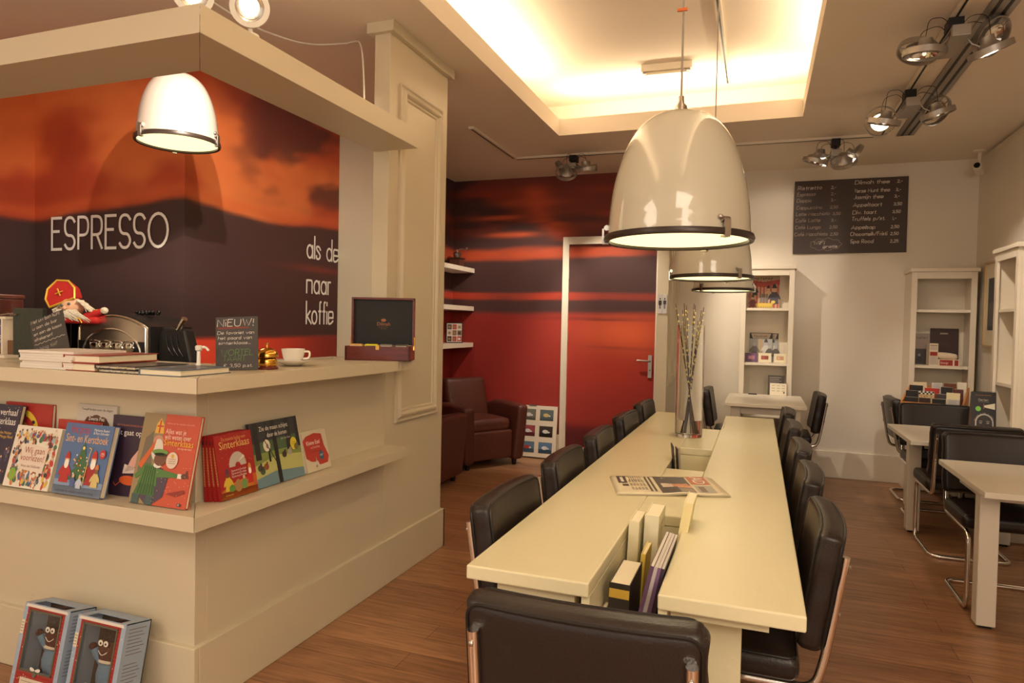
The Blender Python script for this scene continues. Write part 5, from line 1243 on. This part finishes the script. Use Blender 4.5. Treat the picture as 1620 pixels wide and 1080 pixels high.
MB().box(-.10, .11, -.05, .05, 0, .075).build('box_body', mat('dark_red_wood', (70, 30, 24), .25, coat=.5), t, bevel=.004)
MB().box(-.105, .115, -.055, .055, .076, .095).build('lid', mat('dark_red_wood2', (84, 38, 30), .25, coat=.5), t, bevel=.006)
t = thing('cutlery_bundle', 'tangle of shiny metal spoons lying on the open shelf unit', 'cutlery', (-2.94, 1.965, RZ + .169))
for k in range(12):
    x0, y0 = RR.uniform(-.08, .0), RR.uniform(-.03, .03); q = RR.uniform(-.5, .5)
    MB().tube([(x0, y0, .006 + .002 * (k % 5)), (x0 + .05, y0 + q * .04, .012), (x0 + .085, y0 + q * .08, .008)], .0026, 5).ball((x0 + .09, y0 + q * .085, .009), .011, .006, .003, 8).build('spoon', STEEL, t)
# ------------------------------------------------------------ on and in the long table
t = thing('newspaper', 'folded newspaper with an orange masthead lying across the long table', 'newspaper', (-.315, 2.582, TZ))
ax = Vector((.362, .134, 0)); ay = Vector((-.084, .277, 0))   # long edge, short edge
def npt(u, v, z=0): p = ax * (u - .5) + ay * (v - .5); return (p.x, p.y, z)
def wav(u, v, k): return .0012 + .0022 * k + .007 * math.exp(-((u - .62) / .13) ** 2) * max(0, 1 - v * 1.5) + .003 * max(0, u - .9) * 10 * (1 - v)
for k in range(4):
    mb = MB(); nu, nv = 24, 8; vs = []; o_ = k * .006
    for j in range(nv + 1):
        for i in range(nu + 1):
            u, v = i / nu, j / nv; uu = u * (1 + .02 * (3 - k)) - .004 * (3 - k)
            vs.append(npt(uu, v - o_, wav(u, v, k)))
    fs = [(j * (nu + 1) + i, j * (nu + 1) + i + 1, (j + 1) * (nu + 1) + i + 1, (j + 1) * (nu + 1) + i) for j in range(nv) for i in range(nu)]
    o = mb.add(vs, fs, True).build('paper_sheet', mat('newsprint', (214, 200, 170), .8), t)
    so = o.modifiers.new('s', 'SOLIDIFY'); so.thickness = .0009
a = Art(.0002)
def nrect(u0, v0, u1, v1, col, n=6):
    for i in range(n):
        for j in range(2):
            a0, a1 = u0 + (u1 - u0) * i / n, u0 + (u1 - u0) * (i + 1) / n; b0, b1 = v0 + (v1 - v0) * j / 2, v0 + (v1 - v0) * (j + 1) / 2
            q = [npt(u_, v_, wav(u_, v_, 3) + .0005 + a.z * .0002) for u_, v_ in ((a0, b0), (a1, b0), (a1, b1), (a0, b1))]
            o = len(a.v); a.v += q; a.f.append((o, o + 1, o + 2, o + 3)); a.c.append((*lin(col), 1))
INK = (96, 88, 78)
nrect(.42, .04, .74, .95, (84, 74, 70), 12); nrect(.76, .52, .95, .98, (186, 104, 66)); nrect(.77, .08, .94, .46, (166, 158, 142)); nrect(.05, .55, .14, .95, (70, 62, 58)); nrect(.08, .38, .14, .50, (90, 80, 74))
a.z = 2
for q in range(15): nrect(.155 + (q % 5) * .032, .60 - (q // 5) * .20, .155 + (q % 5) * .032 + .022, .60 - (q // 5) * .20 + .14, (168, 154, 130), 1)
for u in (.325, .365): nrect(u, .12, u + .022, .93, INK, 1)
for q in range(6): nrect(.17 + q * .022, .66, .176 + q * .022, .94, (120, 110, 96), 1)
nrect(.46, .34, .56, .56, (206, 190, 170), 3); nrect(.52, .36, .72, .60, (196, 130, 92), 4); nrect(.60, .30, .74, .44, (206, 144, 104), 4); nrect(.60, .04, .73, .26, (150, 130, 110), 4)
for q in range(4): nrect(.50 + q * .03, .70, .515 + q * .03, .88, (190, 182, 170), 1)
nrect(.80, .12, .86, .40, (120, 90, 74), 2); nrect(.08, .62, .11, .88, (220, 214, 200), 1)
a.z = 3
def npoly(txt, u0, v0, su, sv, col):   # lettering set sideways along the short edge
    vs, fs, W = font_polys(txt); o = len(a.v)
    a.v += [npt(u0 + y * su, v0 - x / W * sv, wav(u0, v0, 3) + .0016) for x, y in vs]; a.f += [tuple(i + o for i in f) for f in fs]; a.c += [(*lin(col), 1)] * len(fs)
npoly('AD', .80, .94, .17, .38, (240, 232, 216))
a.build('newsprint', t)
# glass vase with willow twigs
t = thing('glass_vase', 'tall clear glass cylinder vase with a little water on the long table', 'vase', (-.350, 3.845, TZ))
r, h = .074, .615
MB().lathe([(0, .0008), (r - .003, .0008), (r, .006), (r, h), (r - .0035, h), (r - .0035, .022), (r - .01, .018), (0, .018)], n=48).build('glass', GLASSM, t)
MB().lathe([(0, .019), (r - .0045, .0225), (r - .0045, .095), (0, .095)], n=40).build('water', mat('water', (235, 230, 215), 0, trans=1.0, ior=1.33), t)
TW = mat('twig', (70, 42, 32), .6); CT = mat('catkin', (224, 206, 140), .9)
tips = [(-.088, -.01, .735), (-.052, .02, .70), (-.040, -.02, .735), (-.030, .01, .725), (.012, .0, .735), (.020, -.02, .725), (.034, .02, .64), (.052, .0, .70), (.064, -.01, .715), (.040, -.01, .60), (-.060, .01, .60)]
for k, (x, y, z) in enumerate(tips):
    bx, by = -x * .55 + R.uniform(-.01, .01), R.uniform(-.03, .03); P = []
    for q in range(13):
        f = q / 12; sx = bx * (1 - f) ** 2 + 2 * f * (1 - f) * (x * .25) + x * f * f
        P.append((max(-.064, min(.064, sx)) if f * z < .60 else sx, by * (1 - f) + y * f + .003 * math.sin(f * 20 + k), .025 + (z - .025) * f))
    tt = thing('willow_twig', f'budding willow twig in the glass vase, {["leaning farthest left", "left with tip well above the rim", "upright left of the middle", "just left of the middle", "upright in the middle", "right of the middle with tall tip", "short one right of the middle", "leaning right", "leaning farthest right", "short one leaning right inside the rim", "short one leaning left inside the rim"][k]}', 'twig', (-.350, 3.845, TZ), 0, 'willow twigs in the vase')
    MB().tube(P, .003, 6, rs=[.0036 - .0018 * q / 12 for q in range(13)]).build('stem', TW, tt)
    cm = MB()
    for q in range(14):
        f = .30 + .70 * q / 14 + R.uniform(-.015, .015); i = min(11, int(f * 12)); g = f * 12 - i; p = Vector(P[i]) * (1 - g) + Vector(P[i + 1]) * g; an = R.uniform(0, 6.28)
        cm.ball((p.x + .005 * math.cos(an), p.y + .005 * math.sin(an), p.z),   .0052, .0052, .0075, 6)
    tag(cm.build('catkins', CT, tt), None, None, kind='stuff')
# reading matter standing in the near slot
def standing(name, label, cat, x, y, z, w, d, h, cover, lean=0, rz=0, top=None, grp='reading matter in the near table slot', soft=False):
    """w across the spine, d front to back, h tall; leans by turning about the long axis of the slot"""
    r = thing(name, label, cat, (x, y, z), rz, grp); r.rotation_euler = (0, math.radians(lean), rz); b = .0012 if soft else .0022
    cm = mat('cover_%d_%d_%d' % cover, cover, .4)
    MB().box(0, b, 0, d, 0, h).box(w - b, w, 0, d, 0, h).box(b, w - b, 0, b, 0, h).build('cover', cm, r)
    MB().box(b, w - b, b, d - .003, .002, h - (.0015 if soft else .003)).build('page_block', top or PAPER, r)
    return r
CRM = (226, 216, 180)
standing('paperback', 'cream paperback standing against the left wall of the near table slot', 'book', -.352, 1.985, .4915, .030, .135, .236, CRM, 2)
r = standing('paperback', 'thicker cream paperback beside it with printed lines on its back', 'book', -.312, 2.020, .4915, .042, .150, .250, (230, 222, 190), 2)
a = Art(.0003)
for q in range(12): a.rect(.02, .215 - q * .008, .115 - (q % 3) * .02, .217 - q * .008, (120, 108, 92))
a.build('back_print', r, loc=(.0425, 0, 0), rot=(0, 0, PI / 2))
standing('hardback', 'tall cream book leaning over the right edge of the near table slot', 'book', -.238, 2.03, .4925, .026, .145, .300, (228, 214, 160), 9)
r = standing('dictionary', 'thick black and yellow striped dictionary in the near table slot', 'book', -.338, 1.655, .4915, .052, .185, .172, (52, 46, 40), 2)
Art(.0003).rect(.001, .135, .051, .158, (206, 168, 60)).rect(.001, .015, .051, .040, (190, 168, 100)).L().rect(.004, .105, .048, 0.1065, (150, 140, 110)).rect(.004, .095, .048, .0965, (150, 140, 110)).rect(.004, .085, .048, .0865, (150, 140, 110)).build('spine_print', r)
r = standing('paperback', 'slim yellow and white paperback right of the striped dictionary', 'book', -.300, 1.86, .4915, .013, .12, .185, (222, 192, 84), 4)
standing('booklet', 'pink and white booklet at the far left of the near table slot', 'booklet', -.352, 1.58, .4915, .010, .13, .100, (206, 160, 140), 1, soft=True)
for k, (c, lb) in enumerate((((98, 70, 96), 'purple magazine at the left of the pack leaning in the near table slot'), ((206, 196, 196), 'pale grey magazine second in the leaning pack'),
        ((128, 98, 136), 'lilac magazine third in the leaning pack'), ((76, 60, 76), 'dark magazine nearest the right wall of the slot'))):
    standing('magazine', lb, 'magazine', -.280 + .0112 * k, 1.62 + .012 * k, .4945, .0095, .30, .242 - .006 * k, c, 12.5 - .8 * k, soft=True, top=mat('glossy_pages', (214, 204, 190), .3))
# things in the middle hole
def standing2(name, label, cat, x, y, z, w, d, h, col, rot):
    r = thing(name, label, cat, (x, y, z), 0, 'things in the middle table slot'); r.rotation_euler = rot
    MB().box(-w / 2, w / 2, -d / 2, d / 2, 0, h).build('body', mat('c_%d_%d_%d' % col, col, .45), r, bevel=.001); return r
standing2('menu_card', 'dark card standing open in the middle table slot', 'card', -.330, 3.16, .4915, .006, .10, .275, (50, 42, 40), (0, math.radians(-6), .2))
standing2('menu_card', 'taupe card beside the dark one in the middle table slot', 'card', -.315, 3.15, .4915, .008, .10, .262, (150, 134, 118), (0, math.radians(-4), .25))
standing2('leaflet_holder', 'black low leaflet holder in the middle table slot', 'holder', -.292, 3.02, .4915, .085, .03, .175, (40, 34, 32), (0, 0, .15))
standing2('napkin_pack', 'cream folded napkins in the middle table slot', 'napkins', -.238, 2.995, .4915, .035, .04, .165, (232, 224, 170), (0, .06, .1))
r = standing2('name_card', 'cream card with a black edge in the middle table slot', 'card', -.208, 2.985, .4915, .022, .03, .19, (30, 28, 28), (0, .08, 0))
MB().box(-.009, .009, -.0165, -.0152, .01, .186).build('paper_insert', mat('cream_card', (236, 228, 180), .6), r)
for k in range(2):
    standing2('magazine', ['dark striped magazine in the far table slot', 'white magazine with dark lines in the far table slot'][k], 'magazine', -.235 + k * .014, 4.35, .4915, .008, .26, .215, [(60, 54, 50), (220, 212, 196)][k], (0, math.radians(9), 0))['group'] = 'magazines in the far table slot'

# ------------------------------------------------------------ in the bookcases
def card(name, label, cat, x, y, z, w, h, th, col, art=None, tilt=7, rz=0, grp=None):
    r = thing(name, label, cat, (x, y, z), rz, grp); r.rotation_euler = (math.radians(-tilt), 0, rz)
    MB().box(-w / 2, w / 2, -th, 0, 0, h).build('body', mat('c_%d_%d_%d' % col, col, .5), r, bevel=.0008)
    if art:
        a = Art(.0004); art(a, w, h); a.build('print', r, loc=(-w / 2, -th, 0))
    return r
def pietepaf(a, w, h):
    a.rect(0, 0, w, h, (214, 170, 140)); a.L()
    for q in range(9): a.rect(w * (.02 + q * .112), 0, w * (.07 + q * .112), h * .85, (190, 84, 70))
    a.L().poly([(0, h * .88), (w * .5, h * .80), (w, h * .88), (w, h * .70), (w * .85, h * .74), (w * .68, h * .66), (w * .5, h * .64), (w * .32, h * .66), (w * .15, h * .74), (0, h * .70)], (188, 70, 58)).L()
    a.poly([(0, h), (w, h), (w, h * .90), (w * .5, h * .82), (0, h * .90)], (196, 170, 140)).L(); a.type('PIETEPAF', w * .14, h * .87, .022, (40, 34, 32), width=w * .64); a.type('HET CIRCUSHONDJE', w * .2, h * .775, .009, (60, 30, 28), width=w * .55)
    figure(a, w * .20, h * .40, h * .22, (44, 40, 42), (60, 30, 26)); figure(a, w * .64, h * .30, h * .25, (220, 190, 150), (36, 30, 34)); figure(a, w * .83, h * .14, h * .38, (70, 68, 84), (36, 30, 34)); figure(a, w * .14, h * .04, h * .24, (120, 50, 46), (90, 60, 40))
    for q in range(4): a.rect(w * (.36 + q * .07), h * .18, w * (.41 + q * .07), h * .44, (120, 118, 116))
    a.L().rect(w * .25, h * .02, w * .78, h * .16, (226, 192, 80)).L().ell(w * .80, h * .19, w * .07, h * .05, (230, 200, 90))
    for q in range(9): a.rect(w * (.26 + q * .058), h * .01, w * (.275 + q * .058), h * .06, (60, 50, 40))
card('poster_book', 'large colourful circus picture book titled PIETEPAF on the top shelf', 'book', .036, 6.555, 1.4905, .262, .300, .008, (200, 150, 120), pietepaf, 4)
def duo(a, w, h):
    a.rect(0, 0, w, h, (172, 172, 172)).L().rect(0, h * .80, w, h, (44, 38, 40)).L().poly([(w * .06, h * .98), (w * .94, h * .98), (w * .86, h * .81), (w * .14, h * .81)], (200, 180, 160)).L()
    a.hand('Kleurboek', w * .2, h * .85, .022, (70, 50, 44), width=w * .58).rect(w * .38, 0, w * .58, h * .78, (186, 160, 126)).L()
    figure(a, w * .22, h * .2, h * .36, (110, 106, 104), None, (190, 184, 178)); figure(a, w * .72, h * .25, h * .34, (216, 212, 204), (60, 56, 54), (190, 184, 178)); figure(a, w * .88, h * .2, h * .28, (90, 86, 84), None, (190, 184, 178))
card('magazine', 'black and white illustrated booklet behind, partly covered, on the second shelf', 'booklet', .085, 6.570, 1.0055, .17, .262, .004, (150, 148, 146), duo, 5)
card('magazine', 'black and white illustrated booklet in front on the second shelf', 'booklet', .022, 6.555, 1.0055, .196, .264, .004, (160, 158, 156), duo, 5)
def chip(c): return lambda a, w, h: a.rect(w * .22, h * .3, w * .78, h * .72, c).L().rect(w * .28, h * .36, w * .5, h * .66, tuple(min(255, int(k * 1.25)) for k in c))
card('gift_card', 'purple gift box on the second shelf of the left bookcase', 'box', -.056, 6.49, 1.0055, .105, .080, .02, (116, 82, 116), chip((176, 120, 140)), 3, grp='small gift boxes')
card('gift_card', 'cream gift box with a brown label, middle of three in the left bookcase', 'box', .058, 6.49, 1.0055, .108, .082, .02, (232, 220, 190), chip((150, 72, 60)), 3, grp='small gift boxes')
card('gift_card', 'cream gift box with a beige label, rightmost in the left bookcase', 'box', .186, 6.49, 1.0055, .105, .080, .02, (232, 220, 190), chip((190, 150, 116)), 3, grp='small gift boxes')
def chk(a, w, h):
    for q in range(4): a.rect(w * .1, h * (.88 - q * .09), w * (.8 - (q % 2) * .12), h * (.90 - q * .09), (190, 180, 170))
card('chalk_card', 'dark chalk card standing on the table under the left bookcase', 'card', .155, 6.31, .7308, .135, .172, .004, (78, 70, 66), chk, 4)
def wr(a, w, h):
    for q in range(9): a.rect(w * (.12 + (q % 3) * .3), h * (.8 - (q // 3) * .22), w * (.30 + (q % 3) * .3), h * (.83 - (q // 3) * .22), (110, 100, 92))
    a.ell(w * .85, h * .25, w * .05, h * .07, (60, 52, 48))
card('price_card', 'small white printed card in front of the dark chalk card', 'card', .172, 6.28, .7308, .135, .105, .004, (226, 214, 190), wr, 10)
t = thing('card_stand', 'clear plastic card stand with a black base under the left bookcase', 'stand', (-.035, 6.27, .7308))
MB().box(-.035, .035, -.012, .012, 0, .008).build('base', BLACKP, t); MB().box(-.03, .03, -.001, .001, .008, .13).build('clear_sheet', FILM, t)
SZ = 1.0345
def poet(a, w, h): a.rect(0, 0, w, h, (168, 150, 136)).L().rect(0, 0, w, h * .5, (72, 64, 62)).L(); a.type('POETRY', w * .14, h * .82, .016, (70, 58, 52), width=w * .72); figure(a, w * .4, h * .05, h * .22, (50, 46, 46), None, (150, 140, 130))
card('postcard', 'grey card titled POETRY at the left of the right bookcase shelf', 'card', 1.296, 6.555, SZ, .135, .262, .004, (160, 144, 132), poet, 4)
card('dark_folder', 'large dark brown folder with a slot handle in the right bookcase', 'folder', 1.462, 6.555, SZ, .205, .305, .012, (64, 44, 42), lambda a, w, h: a.rect(w * .34, h * .84, w * .62, h * .88, (160, 140, 124)).rect(w * .1, h * .6, w * .6, h * .606, (90, 66, 62)).rect(w * .1, h * .54, w * .66, h * .546, (90, 66, 62)), 3)
def bx(a, w, h): a.rect(w * .08, h * .70, w * .92, h * .88, (206, 190, 172)).rect(w * .08, h * .44, w * .92, h * .62, (160, 40, 36)).rect(w * .08, h * .05, w * .92, h * .42, (206, 190, 172)).rect(w * .08, h * .9, w * .92, h * .93, (60, 40, 36))
card('gift_box', 'tall cream box with red panels in the right bookcase', 'box', 1.345, 6.46, SZ, .064, .180, .07, (224, 206, 180), bx, 0, .12)
r = card('soap_box', 'low red and white box lettered loop in the right bookcase', 'box', 1.463, 6.45, SZ, .150, .052, .06, (226, 210, 186), lambda a, w, h: a.rect(w * .06, h * .04, w * .68, h * .92, (156, 36, 34)).rect(w * .76, h * .04, w * .94, h * .92, (156, 36, 34)).L().type('loop', w * .10, h * .30, .020, (236, 220, 200), width=w * .36), 0, 0)
tag(MB().cushion(1.452, 6.425, SZ + .078, .150, .07, .046, .020, puff=.006, n=4, M=Matrix.Rotation(.10, 4, 'Y')).build('cloth_pouch', mat('cloth_cream', (220, 200, 172), .9, bump=.4, bscale=90)), 'folded cream cloth lying on the red loop box', 'cloth')

# ------------------------------------------------------------ wooden tray of small notebooks and the calendar
tz = .7308
t = thing('display_tray', 'open pine tray with sloping sides full of small notebooks', 'tray', (1.272, 5.925, tz), math.radians(-18))
a0, a1, b0, b1 = -.200, .200, -.20, .26
MB().box(a0, a1, b0, b0 + .012, 0, .050).build('front_board', PINE, t, bevel=.001)
MB().box(a0, a1, b1 - .012, b1, 0, .150).build('back_board', PINE, t, bevel=.001)
for x in (a0, a1 - .012):
    MB().hexa([(x, b0 + .012, 0), (x + .012, b0 + .012, 0), (x + .012, b1 - .012, 0), (x, b1 - .012, 0)], [(x, b0 + .012, .052), (x + .012, b0 + .012, .052), (x + .012, b1 - .012, .152), (x, b1 - .012, .152)]).build('side_board', PINE, t)
MB().box(a0 + .012, a1 - .012, b0 + .012, b1 - .012, 0, .008).build('bottom', PINE, t)
rows = [(-.165, .085, [(-.130, .085, (34, 30, 30), 'black'), (-.045, .075, (60, 40, 38), 'dark brown'), (.045, .085, (30, 28, 28), 'black'), (.135, .075, (190, 186, 180), 'grey printed')]),
        (-.085, .115, [(-.140, .080, (36, 32, 32), 'black'), (-.045, .100, (214, 186, 130), 'checkered cream'), (.050, .070, (70, 62, 60), 'charcoal'), (.125, .085, (236, 220, 176), 'cream')]),
        (.015, .150, [(-.125, .090, (34, 30, 30), 'black'), (-.020, .095, (186, 52, 36), 'red'), (.075, .075, (44, 40, 40), 'black'), (.150, .060, (96, 50, 46), 'maroon')]),
        (.125, .182, [(-.115, .095, (232, 214, 176), 'cream'), (.000, .070, (206, 200, 196), 'white banded'), (.085, .080, (110, 60, 42), 'brown'), (.160, .060, (234, 222, 200), 'white')])]
rn = ['front', 'second', 'third', 'rear']; ca, sa = math.cos(math.radians(-18)), math.sin(math.radians(-18))
for i, (ly, hh, its) in enumerate(rows):
    for j, (lx, ww, c, lb) in enumerate(its):
        y_ = ly + R.uniform(-.006, .006)
        nb = thing('notebook', f'small {lb} notebook in the {rn[i]} row of the pine tray, {["first", "second", "third", "fourth"][j]} from the left', 'notebook', (1.272 + lx * ca - y_ * sa, 5.925 + lx * sa + y_ * ca, tz + .009), math.radians(-18 + R.uniform(-4, 4)), 'small notebooks in the pine tray')
        h_ = hh + R.uniform(-.012, .006)
        MB().box(-ww / 2, ww / 2, -.008, .008, 0, h_).build('cover', mat('nb_%d_%d_%d' % c, c, .4), nb, bevel=.0015)
        MB().box(-ww / 2 + .002, ww / 2 + .0006, -.0055, .0055, .002, h_ + .0006).build('page_block', PAPER, nb)
        if 'checkered' in lb:
            a = Art(.0003)
            for q in range(8):
                for r_ in range(2): a.rect(-ww / 2 + q * ww / 8, h_ - .012 * (r_ + 1), -ww / 2 + (q + 1) * ww / 8, h_ - .012 * r_, (30, 26, 26) if (q + r_) % 2 else (236, 230, 216))
            a.L(); crowd(a, -ww / 2 + .01, .07, ww / 2 - .01, h_ - .03, 14, .003, [(120, 90, 60), (160, 60, 50)]); a.build('cover_print', nb, loc=(0, -.008, 0))
        if 'printed' in lb or 'banded' in lb:
            a = Art(.0003)
            for q in range(5): a.rect(-ww * .35, h_ - .012 - q * .010, ww * (.35 - .1 * (q % 2)), h_ - .010 - q * .010, (120, 112, 108))
            a.build('cover_print', nb, loc=(0, -.008, 0))
# ring bound black calendar on the middle small table
t = thing('calendar', 'black ring-bound calendar with a green dot and white chalk style drawing', 'calendar', (1.425, 5.30, .6508), math.radians(-4)); t.rotation_euler = (math.radians(-8), 0, math.radians(-4))
MB().box(-.070, .070, -.006, 0, 0, .262).build('cover', mat('calendar_black', (36, 32, 34), .35), t)
MB().hexa([(-.070, .001, 0), (.070, .001, 0), (.070, .10, 0), (-.070, .10, 0)], [(-.070, .001, .258), (.070, .001, .258), (.070, .004, .258), (-.070, .004, .258)]).build('easel_back', mat('card_grey', (110, 96, 86), .7), t)
rg = MB()
for q in range(22): rg.tube([(-.064 + q * .0061, -.003 + .005 * math.cos(s_q), .263 + .005 * math.sin(s_q)) for s_q in [2 * PI * k / 8 for k in range(8)]], .0008, 4, True)
tag(rg.build('ring_binding', BLACKG, t), None, None)
a = Art(.0004); a.type('KALENDER', -.045, .238, .006, (176, 110, 60), width=.09).hand('Dertien', -.028, .205, .012, (220, 212, 200), width=.056).rect(-.028, .197, .030, .198, (200, 190, 180)).ell(-.030, .150, .0155, .0165, (124, 206, 76), 24)
a.poly([(.000, .172), (.064, .190), (.064, .148), (.006, .160)], (230, 222, 196)).L()
for rr, c in ((.052, (190, 180, 170)), (.044, (36, 32, 34))): a.poly([(.004 + rr * math.cos(q), .058 + rr * 1.15 * math.sin(q)) for q in [PI * k / 20 for k in range(21)]] + [(.004 - rr, .0), (.004 + rr, .0)], c).L()
for q in (-1, 1): a.line([(.004 + q * .020 - .009, .066), (.004 + q * .020, .070), (.004 + q * .020 + .009, .066)], .0025, (190, 180, 170)).ell(.004 + q * .02, .056, .008, .004, (160, 150, 142))
for q in range(30): an = R.uniform(.1, 3.0); a.line([(.004 + .052 * math.cos(an), .058 + .06 * math.sin(an)), (.004 + .058 * math.cos(an + .1), .058 + .067 * math.sin(an + .1))], .0012, (150, 142, 136))
a.rect(-.001, .150, .003, .185, (150, 96, 60)); a.build('cover_print', t, loc=(0, -.006, 0))
